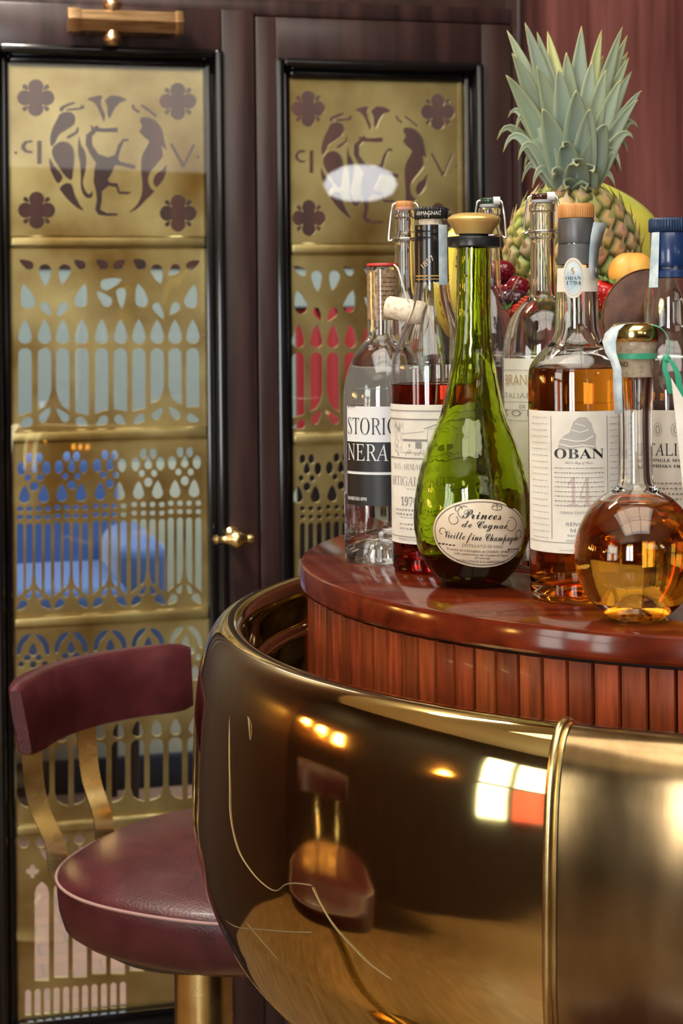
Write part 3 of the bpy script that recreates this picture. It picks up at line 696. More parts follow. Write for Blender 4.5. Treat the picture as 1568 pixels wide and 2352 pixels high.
# long pale scratches worn into the polished panel
def on_bowl(x, y):
    u = at(x, y, 1.0)-Vector((0, 0, ZC)); o = Vector((0, 0, ZC)); f = rfn([p for p in outer[:22]]); t = .85
    while t < 1.6:
        p = o+u*t
        if (p.xy-BC.xy).length < f(p.z) and p.z < 1.15: return p-Vector((BC.x, BC.y, 0))-u*.0012
        t += .0006
    return None
for path in ([(543, 1543), (531, 1600), (526, 1700), (527, 1800), (529, 1875), (546, 1950), (578, 2003), (610, 2035), (634, 2046), (655, 2032), (680, 2029), (716, 2034)],
             [(548, 1545), (560, 1590), (570, 1650), (574, 1700)],
             [(716, 2036), (735, 2075), (765, 2125), (805, 2170), (850, 2215), (900, 2250)],
             [(500, 2095), (540, 2128), (600, 2135), (660, 2140), (720, 2142)], [(565, 2118), (600, 2160), (640, 2205)]):
    pts = [p for p in (on_bowl(*q) for q in path) if p]
    if len(pts) > 2:
        b = MB(); pp = smoothline(pts, 5); b.tube(pp, [.0005 if 0 < i < len(pp)-1 else .0001 for i in range(len(pp))], 6); b.build('scratch', M['scratch'], pol)
# screws on the inside of the rim
for a in (120, 150, 180, 210, 240):
    t = radians(a); b = MB(); b.ball((.4455*cos(t), .4455*sin(t), 1.125), .0035, seg=12, rings=8); b.build('screw', M['steel'], bar)

plinth = thing('bottle_stand', 'round mahogany stand with vertical slats rising inside the brass bar front', 'stand', (BC.x, BC.y, 1.02))
RT = .3995
topz = .18
tp = [(0, topz), (RT-.004, topz), (RT-.0012, topz-.0012), (RT, topz-.004), (RT, topz-.0185), (RT-.001, topz-.0205), (RT-.004, topz-.0215), (0, topz-.0215)]
b = MB(); b.lathe(tp, 160); b.build('stand_top', M['top_wood'], plinth, angle=25)
b = MB(); b.lathe([(0, .0), (.384, .0), (.384, topz-.0215), (0, topz-.0215)], 96); b.build('core', M['dark'], plinth)
b = MB(); NS = 132; rnd = random.Random(3)
for i in range(NS):
    a0 = 2*pi*i/NS; a1 = 2*pi*(i+1)/NS-.0026; k = rnd.uniform(.6, 1.35); g = rnd.uniform(.85, 1.2); c = (.22*k, .043*k*g, .012*k)
    vs = []; A = [(a0, .3875), (a0, .3905), (a0+.0022, .3925), ((a0+a1)/2, .3932), (a1-.0022, .3925), (a1, .3905), (a1, .3875)]
    for z in (.001, topz-.024): vs += [(r*cos(a), r*sin(a), z) for a, r in A]
    n = len(A); fs = [(j, j+1, n+j+1, n+j) for j in range(n-1)]+[tuple(range(n-1, -1, -1)), tuple(range(n, 2*n))]
    b.add(vs, fs, c)
sv = b.build('slat_cladding', M['stave_wood'], plinth, attr=True, angle=35)
t = M['stave_wood'].node_tree; pb = t.nodes['Principled BSDF']; at_ = [n for n in t.nodes if n.type == 'ATTRIBUTE'][0]
tc = nd(M['stave_wood'], 'ShaderNodeTexCoord'); mp = nd(M['stave_wood'], 'ShaderNodeMapping'); mp.inputs['Scale'].default_value = (110, 110, 9)
no = nd(M['stave_wood'], 'ShaderNodeTexNoise'); no.inputs['Scale'].default_value = 2; no.inputs['Detail'].default_value = 5
mr = nd(M['stave_wood'], 'ShaderNodeMapRange'); mr.inputs[1].default_value = .3; mr.inputs[2].default_value = .7; mr.inputs[3].default_value = .55; mr.inputs[4].default_value = 1.3
mx = nd(M['stave_wood'], 'ShaderNodeVectorMath', operation='SCALE')
t.links.new(tc.outputs['Object'], mp.inputs[0]); t.links.new(mp.outputs[0], no.inputs['Vector']); t.links.new(no.outputs[0], mr.inputs[0])
t.links.new(at_.outputs['Color'], mx.inputs[0]); t.links.new(mr.outputs[0], mx.inputs['Scale']); t.links.new(mx.outputs[0], pb.inputs['Base Color'])

# ================================================================== STOOLS
def make_stool(loc, label, group, rz=0.0):
    s = thing('bar_stool', label, 'stool', (loc[0], loc[1], 0), (0, 0, rz), group)
    R = .195
    def rad(a): return R*(1+.035*cos(4*(a-radians(200))))    # slightly squared round seat
    def cushion(rows, name, m, parent):
        b = MB(); N = 72; vs = []; fs = []
        for r, z in rows: vs += [(rad(2*pi*i/N)*r*cos(2*pi*i/N), rad(2*pi*i/N)*r*sin(2*pi*i/N), z) for i in range(N)]
        for j in range(len(rows)-1):
            for i in range(N): fs.append((j*N+i, j*N+(i+1) % N, (j+1)*N+(i+1) % N, (j+1)*N+i))
        fs.append(tuple(range(N))); fs.append(tuple(range(len(rows)*N-N, len(rows)*N)))
        return b.add(vs, fs).build(name, m, parent, angle=50)
    seat = cushion([(.80, .735), (.90, .738), (.965, .748), (.99, .765), (1.0, .785), (1.0, .796), (.985, .801), (.94, .807), (.84, .815), (.66, .823), (.42, .828), (.2, .830), (.02, .830)], 'seat', M['leather'], s)
    b = MB(); b.tube([(rad(2*pi*i/90)*1.003*cos(2*pi*i/90), rad(2*pi*i/90)*1.003*sin(2*pi*i/90), .799) for i in range(90)], .0017, 8, True); b.build('piping', M['piping'], seat)
    # curved backrest pad
    A0, A1 = radians(108), radians(185); n = 28; vs = []; fs = []
    sec = [(0, -.038), (.006, -.0405), (.022, -.0405), (.030, -.036), (.032, 0), (.030, .034), (.024, .0405), (.008, .0415), (0, .037), (-.001, 0)]
    for i in range(n+1):
        t = i/n; a = A0+(A1-A0)*t; e = min(1, min(t, 1-t)*9); q = .86+.14*sqrt(max(0, 1-(1-e)**2))
        for dr, dz in sec:
            th = .50+.50*e; r = .212+.012*t+(dr-.016)*q*th+.016+.012*(dz/.04)*.5; vs.append((r*cos(a), r*sin(a), .963+dz*q))
    k = len(sec)
    for i in range(n):
        for j in range(k): fs.append((i*k+j, i*k+(j+1) % k, (i+1)*k+(j+1) % k, (i+1)*k+j))
    fs.append(tuple(range(k))); fs.append(tuple(range(n*k, n*k+k)))
    b = MB(); b.add(vs, fs); bk = b.build('backrest', M['leather'], s, angle=60)
    for ang in (172, 143):
        a = radians(ang); d = Vector((cos(a), sin(a), 0)); tng = Vector((-sin(a), cos(a), 0))
        pts = smoothline([d*.239+Vector((0, 0, .955)), d*.238+Vector((0, 0, .90)), d*.231+Vector((0, 0, .855)), d*.213+Vector((0, 0, .815)), d*.205+Vector((0, 0, .775)), d*.17+Vector((0, 0, .737)), d*.12+Vector((0, 0, .731))], 6)
        b = MB(); b.strip(pts, (-1, -.35, 0), .0225, .0055); b.build('back_bar', M['brass'], s, angle=50)
    b = MB(); b.lathe([(0, .715), (.11, .715), (.13, .728), (.13, .735), (0, .735)], 40, mtx=Matrix.Translation((-.04, 0, 0))); b.build('seat_plate', M['dark'], s)
    b = MB(); b.lathe([(0, .02), (.033, .02), (.033, .715), (0, .715)], 40, mtx=Matrix.Translation((-.04, 0, 0))); b.build('column', M['brass'], s)
    b = MB(); b.lathe([(0, 0), (.21, 0), (.21, .01), (.17, .022), (.05, .032), (.033, .05), (0, .05)], 48, mtx=Matrix.Translation((-.04, 0, 0))); b.build('base', M['brass'], s)
    return s
def copy_tree(o, parent=None):
    c = o.copy(); COL.objects.link(c)
    if parent is not None: c.parent = parent
    for ch in [x for x in list(bpy.data.objects) if x.parent == o]: copy_tree(ch, c)
    return c
GS = 'oxblood leather bar stools around the brass bar'
st = make_stool((-.122, 1.905), 'oxblood leather bar stool left of the brass bar, in front of the fretwork doors', GS)
for x, y, rz, lab in ((.03, .68, 1.83, 'oxblood leather bar stool at the near side of the brass bar, seen in its reflection'), (-.82, 1.27, .2, 'oxblood leather bar stool standing apart at the left, seen only in the polished brass')):
    c = copy_tree(st); c.location = (x, y, 0); c.rotation_euler = (0, 0, rz); c['label'] = lab

# ================================================================== BOTTLES
class Bottle:
    def __init__(s, name, label, px, D, cat='bottle', tilt=0.0, ybase=None):
        s.D = D; s.px = px; s.k = D/F
        p = at(px, 735+F*(ZC-ZT)/D, D); s.x = p.x
        s.o = thing(name, label, cat, (p.x, D, ZT), (0, tilt, 0))
    def z(s, y): return (ZC-ZT)-(y-735)*s.k        # height above the stand top (roll neglected at the axis)
    def r(s, w): return w*s.k
    def prof(s, L, n=5): return [(max(0, p.x), max(0.0006, p.y)) for p in smoothline([(s.r(w), s.z(y), 0) for w, y in L], n)]
    def glass(s, L, wall, m, base, top=None, seg=72, name='glass', punt=.010, floor_=.007):
        """L: silhouette (half width, y) from just above the base up to the lip"""
        out = [(0, punt), (base*.55, punt*.6), (base*.85, .0012), (base*.95, .0)]+s.prof(L)
        s.out = out; s.rf = rfn([p for p in s.prof(L)])
        inn = [(max(.002, r-wall), z) for r, z in s.prof(L) if z > floor_+.004]
        inn[-1] = (inn[-1][0], s.prof(L)[-1][1])
        s.inn = [(0, punt+floor_*.7), (base*.5, punt*.6+floor_*.8), (inn[0][0]*.96, floor_+.001)]+inn
        b = MB(); b.lathe(out+s.inn[::-1], seg); s.g = b.build(name, m, s.o, angle=70); return s.g
    def liquid(s, y, m, seg=72):
        zl = s.z(y); P = [(r+.00025 if r > 0 else 0, z-.0002) for r, z in s.inn if z < zl]; rl = rfn(s.inn[2:])(zl)+.00025
        P += [(rl, zl+.0006), (rl-.001, zl), (0, zl)]
        b = MB(); b.lathe(P, seg); return b.build('liquid', m, s.o, angle=60)
    def part(s, L, name, m, seg=48, parent=None, angle=35, n=0):
        P = [(s.r(w), s.z(y)) for w, y in L]
        b = MB(); b.lathe(P, seg); return b.build(name, m, parent or s.o, angle=angle)
    def ribbed(s, w, y0, y1, N, name, m, depth=.03, parent=None, rnd=.12):
        R = s.r(w); z0, z1 = s.z(y0), s.z(y1); b = MB(); vs = []; fs = []; n = N*4; h = z1-z0
        rows = [(0, z0), (1-rnd*.5, z0), (1, z0+h*.08), (1, z1-h*.22), (1-rnd*.35, z1-h*.06), (1-rnd, z1), (0, z1)]
        for j, (q, z) in enumerate(rows):
            for i in range(n):
                g = 1-depth*(1 if i % 4 in (0,) else 0)*(1 if 1 <= j <= 4 else 0); r = R*max(q, .001)*g; a = 2*pi*i/n; vs.append((r*cos(a), r*sin(a), z))
        for j in range(len(rows)-1):
            for i in range(n): fs.append((j*n+i, j*n+(i+1) % n, (j+1)*n+(i+1) % n, (j+1)*n+i))
        b.add(vs, fs); return b.build(name, m, parent or s.o, angle=40)
    def label(s, x0, x1, y0, y1, m, name='label', off=.0004, ang=0.0, parent=None):
        """patch, px from the axis (arc length) and image rows"""
        s.lz = s.z((y0+y1)/2); k = s.k
        return wrap([rect2d(x0*k, x1*k, s.z(y1)-s.lz, s.z(y0)-s.lz)], s.rf, s.lz, ang, off, name, m, parent or s.o)
    def put(s, geo, name, m, off=.0008, ang=0.0, parent=None, zc=None, **kw):
        """geo in px units about the axis with y up relative to row zc"""
        k = s.k; g = [([Vector((v.x*k, v.y*k, 0)) for v in vs], fs) for vs, fs in geo if vs]
        return wrap(g, s.rf, s.z(zc), ang, off, name, m, parent, **kw)
def arcx(px, hw): return math.asin(max(-1, min(1, px/hw)))*hw   # visible px from the axis -> arc px

# ---- grappa ------------------------------------------------------
B = Bottle('grappa_bottle', 'clear glass spirit bottle with black and white label at the left edge of the stand', 885, 1.458)
B.glass([(90, 1284), (93, 1272), (93.5, 1240), (93.5, 1000), (93, 920), (90, 885), (82, 850), (66, 815), (48, 790), (39, 776), (36.5, 760), (36.5, 690), (36.5, 640), (36.5, 622), (35, 613)], .0030, M['glass'], B.r(86), punt=.022, floor_=.012)
B.liquid(790, M['clear_liquid'])
B.part([(0, 736), (28, 736), (30, 725), (31, 640), (31, 622), (0, 622)], 'cork', M['cork'])
B.rf = rfn([(B.r(31.5), -1), (B.r(31.5), 1)])
B.put([rows2d(-10, 30, -40, 40, 9, 2.2, 4, 20, 40)], 'cork_print', M['ink_brown'], parent=None or B.o, zc=680, off=.0002)
B.part([(0, 613), (36, 613), (37, 610), (35, 606), (0, 605)], 'red_cap', M['red_wax'])
B.rf = rfn(B.prof([(93.5, 1284), (93.5, 920), (90, 885), (82, 850)]))
xl = arcx(-84, 93.5); xr = arcx(84, 93.5)
lb = B.label(xl, xr, 930, 1150, M['paper_white'])
B.label(-135, 135, 862, 1140, M['paper_thin'], 'back_label', ang=pi)
bk = B.put([rect2d(xl, xr, 3, 70), rect2d(xl, xr, -73, -3)], 'black_band', M['ink'], parent=lb, zc=1080, off=.0006)
B.put([text2d('grappa', xl+6, 148, 7, style='sans', align='L'), text2d('STORICA', xl+6, 87, 38, 150, 'thin', 'L', off=-.006, shear=-.26)], 'lettering', M['ink'], parent=lb, zc=1080)
B.put([text2d('NERA', xl+6, 28, 38, 105, 'thin', 'L', off=-.004, shear=-.26)], 'lettering', M['paper_white'], parent=lb, zc=1080, off=.0010)
B.put([text2d('DOMENIS', xl+4, -62, 8, 37, 'serif', 'L'), text2d('1898', xl+43, -62, 8, 18, 'sans', 'L')], 'lettering', M['paper_white'], parent=lb, zc=1080, off=.0010)
B.put([line2d([(-70, 0), (75, 0)], .8), line2d([(-70, 34), (75, 34)], .8), ring2d(-70, 17, 4, 6, 1.6, 20)], 'fine_print', M['ink_grey'], parent=B.o, zc=924)
# the cork hanging on a string from the neck
hc = at(930, 712, 1.4345)
cm = Matrix.Translation(hc-B.o.location) @ Matrix.Rotation(radians(12), 4, 'Y') @ Matrix.Rotation(pi/2, 4, 'Y') @ Matrix.Rotation(.3, 4, 'X')
b = MB(); b.lathe([(0, -.017), (.0075, -.0168), (.0092, -.015), (.0098, .0), (.0098, .013), (.0085, .0162), (0, .017)], 28, mtx=cm); b.build('hanging_cork', M['cork_pale'], B.o)
sp = [at(905, 608, 1.445), at(914, 618, 1.435), at(922, 645, 1.428), at(934, 685, 1.424), at(940, 694, 1.424)]
b = MB(); b.tube(smoothline([p-B.o.location for p in sp], 4), .0007, 8); b.build('string', M['string'], B.o)

# ---- armagnac ----------------------------------------------------
B = Bottle('armagnac_bottle', 'clear spirit bottle with black capsule and dark red contents under a château-picture label', 998, 1.398)
B.o['label'] = 'clear bottle of dark red spirit with black capsule and a farmhouse drawing on its label'
SIL = [(92, 1308), (96, 1295), (96.5, 1250), (96.5, 1000), (96.5, 860), (95, 835), (90, 813), (72, 765), (53, 720), (45, 692), (40, 655), (38.5, 620), (38, 560), (37, 530), (36.5, 522)]
B.glass(SIL, .0030, M['glass'], B.r(88), punt=.018)
B.liquid(884, M['ruby'])
cap = B.part([(39.6, 650), (38.9, 600), (38.5, 560), (38.5, 548), (37.6, 545), (38.6, 541), (38.6, 536), (37.6, 533), (38.3, 528), (38, 520), (30, 519)], 'capsule', M['foil_black'])
B.rf = rfn([(B.r(39.7), B.z(650)), (B.r(39), B.z(600)), (B.r(38.7), B.z(520))])
B.put([rect2d(-45, 60, -43, -40), rect2d(-45, 60, -50, -48)], 'gold_line', M['ink_gold'], parent=cap, zc=595, off=.0003)
B.put([text2d('ARMAGNAC', -10, 32, 9, 62, 'sans'), ], 'lettering', M['paper'], parent=cap, zc=530, off=.0004)
B.put([text2d('1857', -18, -10, 12, 34, 'script')], 'lettering', M['paper_tan'], parent=cap, zc=590, off=.0004, rot=.7)
B.rf = rfn([(B.r(40), -1), (B.r(40), 1)]); B.label(14, 40, 520, 657, M['stamp'], 'tax_stamp')
B.part([(0, 526), (26, 526), (27, 504), (0, 503)], 'cork', M['cork_pale'])
B.ribbed(39, 506, 479, 30, 'cap', M['plastic_black'], .05)
B.rf = rfn(B.prof(SIL))
x1 = arcx(88, 96.5)
lb = B.label(-150, 150, 927, 1241, M['paper'])
h = [line2d([(-150, y), (150, y)], w) for y, w in ((136, 2.2), (117, 3), (29, 3), (-148, 2))]
for g in h: B.put([g], 'rule', M['ink_grey'], parent=lb, zc=1077)
house = [line2d([(-8, 96), (30, 110), (68, 96)], 1.6), line2d([(0, 60), (0, 96), (60, 96), (60, 60)], 1), line2d([(-60, 84), (-8, 90)], 1), line2d([(-62, 70), (0, 70)], 5), line2d([(60, 85), (120, 85)], 1), line2d([(-62, 42), (110, 42)], 1),
    rect2d(-28, -14, 52, 66), rect2d(8, 26, 50, 64), rect2d(36, 52, 50, 64), rect2d(-45, -42, 54, 62), ring2d(30, 97, 7, 5, 1, 16)]
rr = random.Random(5)
for i in range(60):
    x = rr.uniform(-95, -62); y = rr.uniform(40, 105); house.append(line2d([(x, y), (x+rr.uniform(-3, 3), y+rr.uniform(4, 9))], .8))
for i in range(50):
    x = rr.uniform(-90, 70); y = rr.uniform(33, 44); house.append(line2d([(x, y), (x+rr.uniform(-3, 3), y+rr.uniform(3, 8))], 1.1))
house = [([v-Vector((18, 0, 0)) for v in vs], fs) for vs, fs in house]
B.put(house, 'drawing', M['ink_grey'], parent=lb, zc=1077)
B.put([text2d('BAS ARMAGNAC', -114, 3, 14, 118, 'thin', 'L', off=-.008, shear=-.26), text2d('ARTIGALONGUE', -132, -33, 21, 168, 'thin', 'L', off=-.005, shear=-.26), text2d('1970', -88, -78, 20, 46, 'serif', align='L'), ], 'lettering', M['ink_grey'], parent=lb, zc=1077)
B.put([rows2d(-70, 70, -40, -40, 1, 1.5, 2, 8, 18), rows2d(-108, 20, -98, -88, 2, 5, 3, 12, 20), line2d([(-92, -105), (-35, -105)], 1.2), rows2d(-92, 80, -130, -120, 2, 4.5, 6, 8, 20), text2d('PRODUCT OF FRANCE', -98, -157, 5.5, 90, 'sans', 'L')], 'fine_print', M['ink_grey'], parent=lb, zc=1077)

# ---- cognac decanter --------------------------------------------
B = Bottle('cognac_bottle', 'green teardrop bottle with oval label, black collar and broad gold stopper', 1083, 1.315, tilt=.016)
SIL = [(60, 1345), (80, 1331), (104, 1303), (122, 1268), (131, 1232), (134.5, 1200), (134, 1165), (130, 1130), (123, 1092), (111, 1050), (94, 1005), (76, 958), (64, 912), (54, 861), (45.5, 805), (41.5, 750), (39.5, 690), (38.8, 630), (38.5, 580), (38, 552), (37, 546)]
B.glass(SIL, .0032, M['green_glass'], B.r(54), punt=.012, floor_=.008)
B.liquid(1272, M['brandy_dark'])
B.part([(38.6, 571), (58, 571), (61, 569), (61.5, 551), (60, 548), (40, 546), (38.2, 546)], 'collar', M['plastic_black'], 64)
B.part([(0, 545), (33, 545), (34, 540), (0, 540)], 'stopper_seat', M['dark'])
B.part([(0, 541), (42, 541), (44, 537), (47, 530), (57, 517), (60.5, 511), (61, 507), (59, 503), (50, 497), (35, 493), (0, 491)], 'stopper', M['gold_paint'], 64, angle=28)
B.rf = rfn(B.prof(SIL))
rz = .085; k = B.k
def onlabel(geo, name, m, off, parent, hole=None): return B.put(geo, name, m, off=off, parent=parent, zc=1212, rot=-rz*.6, zcut=True)
cx0 = 14
o1 = [(v[0]+cx0, v[1]) for v in [(118*cos(2*pi*i/72), 77*sin(2*pi*i/72)) for i in range(72)]]
o1 = [(x, y-(9*math.exp(-((x-cx0-62)/9.0)**2) if y > 40 else 0)) for x, y in o1]
lb = onlabel([([Vector((x, y, 0)) for x, y in o1], [tuple(range(72))])], 'label', M['paper_tan'], .0005, B.o)
onlabel([ring2d(cx0, 0, 112, 71.5, 1.5)], 'label_border', M['ink_brown'], .0009, lb)
def curl(x, y, r, a0, a1, w=1.3): return line2d([(x+r*(1-.35*t/24)*cos(radians(a0+(a1-a0)*t/24)), y+r*(1-.35*t/24)*sin(radians(a0+(a1-a0)*t/24))) for t in range(25)], w)
onlabel([text2d('Princes', cx0-4, 33, 23, 88, 'script', off=0), text2d('de Cognac', cx0+4, 13, 18, 104, 'script', off=0), text2d('Vieille fine Champagne', cx0+2, -15, 19, 178, 'script', off=0)], 'lettering', M['ink'], .0010, lb)
onlabel([curl(cx0-45, 45, 15, 60, 400), curl(cx0-66, 28, 13, 90, 420), curl(cx0+66, 22, 17, 110, -250), curl(cx0+90, 0, 11, -60, 250), curl(cx0-58, 52, 9, 0, 250), curl(cx0-92, -2, 9, 30, 280),
    ring2d(cx0+28, 59, 12, 5, 1.1, 24), line2d([(cx0+16, 60), (cx0+20, 69), (cx0+28, 66), (cx0+36, 69), (cx0+40, 60)], 1.2), line2d([(cx0+28, 55), (cx0+28, 71)], 1.1)], 'flourish', M['ink_brown'], .0010, lb)
onlabel([text2d('DISTILLATO DI VINO', cx0+2, -31, 7, 92, 'sans', off=-.012), text2d('Prodotto ed imbottigliato da COGNAC OTARD S.A.', cx0+2, -42, 5.5, 160, 'sans'), text2d('nello stabilimento del Castello di Cognac', cx0+2, -50, 5, 125, 'sans'), text2d('(Francia)', cx0+2, -57, 5, 34, 'sans'), text2d('G.C.E.R.A. DI F.LLI R. & G.S. BIANCHI MILANO', cx0+2, -66, 5.2, 112, 'sans'), rows2d(cx0-100, cx0-58, -30, -30, 1, 4, 5, 14, 22), rows2d(cx0+62, cx0+98, -34, -34, 1, 4, 6, 14, 22)], 'fine_print', M['ink_brown'], .0010, lb)

# ---- single malt (oval neck label) -------------------------------
B = Bottle('whisky_bottle', 'clear bottle of amber whisky with large cream label, oval neck label and orange cap', 1331, 1.25)
SIL = [(104, 1375), (111, 1362), (113, 1340), (113.5, 1200), (113.5, 950), (113, 880), (110, 850), (100, 831), (82, 810), (65, 795), (54.5, 776), (50, 755), (48.5, 719), (47.5, 677), (45, 640), (43, 610), (41, 560), (40.5, 520), (40, 508)]
B.glass(SIL, .0032, M['glass'], B.r(100), punt=.014, floor_=.012)
B.liquid(852, M['amber'])
cap = B.part([(46.5, 613), (44.5, 600), (42.5, 585), (41.8, 569), (40.6, 566), (41.8, 563), (41.5, 540), (41.5, 512), (40, 508), (20, 508)], 'capsule', M['foil_grey'])
B.ribbed(42, 507, 474, 44, 'cap', M['wood_cap'], .02, rnd=.08)
B.rf = rfn([(B.r(47.6), B.z(690)), (B.r(47.6), B.z(678)), (B.r(46.0), B.z(640)), (B.r(45.5), B.z(610))])
nb = B.label(-60, 60, 622, 676, M['paper'], 'neck_band', off=.0006)
B.rf = rfn([(B.r(48), B.z(690)), (B.r(47.6), B.z(640)), (B.r(47.2), B.z(590))])
B.put([oval2d(-14, 0, 26, 46)], 'neck_label', M['paper'], parent=nb, zc=645, off=.0006); 
B.put([ring2d(-14, 0, 21, 40, 1.2)], 'label_border', M['ink_soft'], parent=nb, zc=645, off=.0009)
B.put([oval2d(-14, 0, 18.5, 36)], 'oval_ground', M['stamp'], parent=nb, zc=645, off=.0008)
B.put([text2d('OBAN', -14, -4, 8, 34, 'serif', off=-.01), text2d('1794', -14, -15, 8, 33, 'serif', off=-.01)], 'lettering', M['ink'], parent=nb, zc=645, off=.0011)
B.put([line2d([(-14, 24), (-17, 18), (-12, 14), (-15, 9)], 4)], 'emblem', M['ink_gold'], parent=nb, zc=645, off=.0011)
# torn revenue strip over the cap
pts = [at(1375, 511, 1.243), at(1368, 540, 1.238), at(1362, 575, 1.237), at(1360, 612, 1.237), at(1366, 636, 1.236)]
b = MB(); wd = [24, 22, 18, 17, 13]; vs = []
for i, p in enumerate(pts):
    q = Vector((wd[i]*B.k, .010, 0)); p = p-B.o.location
    vs += [p-q*.6+Vector((0, .0, 0)), p+q+Vector((0, .0, 0))]
b.add(vs, [(2*i, 2*i+1, 2*i+3, 2*i+2) for i in range(len(pts)-1)])
ts = b.build('tax_stamp', M['stamp'], B.o); md = ts.modifiers.new('solid', 'SOLIDIFY'); md.thickness = .0003
B.rf = rfn(B.prof(SIL))
lb = B.label(-165, 165, 944, 1262, M['paper'])
zc = 1103
for g in (line2d([(-78, 148), (-78, -128)], 1.5), line2d([(51, 148), (51, -128)], 1.5), line2d([(-165, -135), (165, -135)], 1.5)): B.put([g], 'rule', M['ink_grey'], parent=lb, zc=zc)
hill = [([Vector((x, y, 0)) for x, y in pts], [tuple(range(len(pts)))]) for pts in (
    [(-62, 72), (-58, 92), (-48, 104), (-34, 112), (-26, 136), (-14, 146), (2, 146), (14, 132), (18, 116), (24, 104), (22, 84), (26, 70), (0, 82), (-30, 76)],)]
B.put(hill, 'drawing', M['ink_soft'], parent=lb, zc=zc, off=.0007)
B.put([line2d([(-52, 98), (-20, 92), (0, 94), (18, 104)], 3), line2d([(-58, 86), (-30, 80), (-5, 84), (20, 80)], 3), line2d([(-30, 118), (-12, 112), (8, 118)], 2.5), line2d([(-22, 132), (0, 126)], 2)], 'drawing_lines', M['paper'], parent=lb, zc=zc, off=.0009)
B.put([text2d('OBAN', -14, 54, 22, 112, 'serif', off=-.004)], 'lettering', M['ink'], parent=lb, zc=zc)
B.put([text2d('14', -14, -52, 62, 52, 'serif', off=0)], 'age_number', M['ink_pink'], parent=lb, zc=zc, off=.0006)
B.put([text2d('Little Bay of Caves', -14, 42, 6, 62, 'script', off=0), rows2d(-70, 42, -52, 32, 9, 2.4, 1, 10, 24), text2d('OBAN DISTILLERY', -14, -70, 5.5, 88, 'sans'), text2d('SINGLE', -14, -97, 8, 62, 'serif'), text2d('MALT', -14, -111, 8, 44, 'serif'), text2d('WEST Highland', -14, -121, 4.5, 56, 'serif'), text2d('SCOTCH WHISKY', -14, -132, 4.5, 60, 'serif'), rows2d(-60, 30, -152, -152, 1, 1.6, 9, 10, 20)], 'fine_print', M['ink_grey'], parent=lb, zc=zc)
for g in (rows2d(-140, -86, -126, 144, 20, 2.6, 21, 16, 40), rows2d(58, 140, -126, 144, 20, 2.6, 22, 16, 40)): B.put([g], 'side_script', M['ink_soft'], parent=lb, zc=zc)

# ---- round flask -------------------------------------------------
B = Bottle('round_flask', 'round glass flask of golden spirit with tall narrow neck and gold-topped cork, nearest the front', 1462, 1.16)
SIL = [(62, 1424), (88, 1404), (116, 1372), (134, 1330), (142, 1285), (138, 1243), (124, 1205), (104, 1172), (78, 1147), (54, 1133), (44, 1122), (40, 1104), (38.5, 1060), (38, 1000), (39, 940), (43, 880), (47, 840), (50, 812), (53.5, 800), (53.5, 794), (51, 790)]
B.glass(SIL, .0042, M['glass'], B.r(56), punt=.006, floor_=.012)
B.liquid(1160, M['amber_pale'])
B.part([(40, 1436), (76, 1434), (78, 1430), (60, 1422), (0, 1420)][::-1], 'foot', M['glass'])
ck = B.part([(0, 872), (39, 872), (41, 868), (46.5, 800), (47, 792), (0, 791)], 'cork', M['cork_pale'])
B.rf = rfn([(B.r(42.5), B.z(868)), (B.r(47), B.z(800))])
B.put([text2d('NO', -31, 0, 12, 20, 'sans', 'C')], 'cork_print', M['ink_brown'], parent=ck, zc=848, off=.0003)
B.part([(0, 792), (53, 791), (56, 787), (57, 778), (56, 768), (54, 760), (48, 752), (36, 748), (0, 747)], 'gold_top', M['gold'], 48, angle=50)
# green ribbon: round the neck, over the top, and two tails
B.rf = rfn([(B.r(50), B.z(845)), (B.r(53.2), B.z(800))])
k = B.k; zr = B.z(824)
rib = wrap([rect2d(-pi*51*k, pi*51*k, -.0019, .0019)], lambda z: B.r(52.5), zr, 0, 0, 'ribbon', M['ribbon'], B.o)
wt = lambda P, w=.004, nm='ribbon_tail', wd=(0.25, .1, 1): MB().strip(smoothline([Vector(p)-B.o.location for p in P], 6), wd, w, .0004).build(nm, M['ribbon'], B.o, angle=60)
wt([at(1454, 744, 1.155), at(1490, 745, 1.152), at(1518, 754, 1.148), at(1534, 778, 1.145), at(1536, 805, 1.143), at(1530, 824, 1.141)], .0035, 'ribbon_loop', (0, 1, .2))
wt([at(1528, 822, 1.138), at(1526, 846, 1.135), at(1533, 870, 1.134), at(1536, 888, 1.134), at(1541, 904, 1.134)], .0036, 'ribbon_tail', (1, .3, .2))
wt([at(1530, 822, 1.138), at(1542, 832, 1.135), at(1556, 860, 1.133), at(1560, 890, 1.132), at(1572, 912, 1.132)], .0044, 'ribbon_tail', (1, .2, -.3))
b = MB(); b.ball(at(1530, 824, 1.138)-B.o.location, .003, .0025, .003, 12, 8); b.build('ribbon_knot', M['ribbon'], B.o)
# paper strip over the stopper
ps = [(1452, 744, 1.160, 30), (1420, 747, 1.150, 30), (1404, 762, 1.142, 30), (1398, 785, 1.138, 28), (1402, 810, 1.135, 22), (1410, 828, 1.133, 17), (1417, 850, 1.132, 17), (1418, 900, 1.132, 17), (1420, 950, 1.132, 17)]
vs = []
for x, y, D, wpx in ps:
    p = at(x, y, D)-B.o.location; q = Vector((wpx*.5*k, -.002, 0)) if y > 770 else Vector((.003, -.010, .001)); vs += [p-q, p+q]
b = MB(); b.add(vs, [(2*i, 2*i+1, 2*i+3, 2*i+2) for i in range(len(ps)-1)]); ts = b.build('tax_stamp', M['stamp'], B.o); md = ts.modifiers.new('solid', 'SOLIDIFY'); md.thickness = .0003
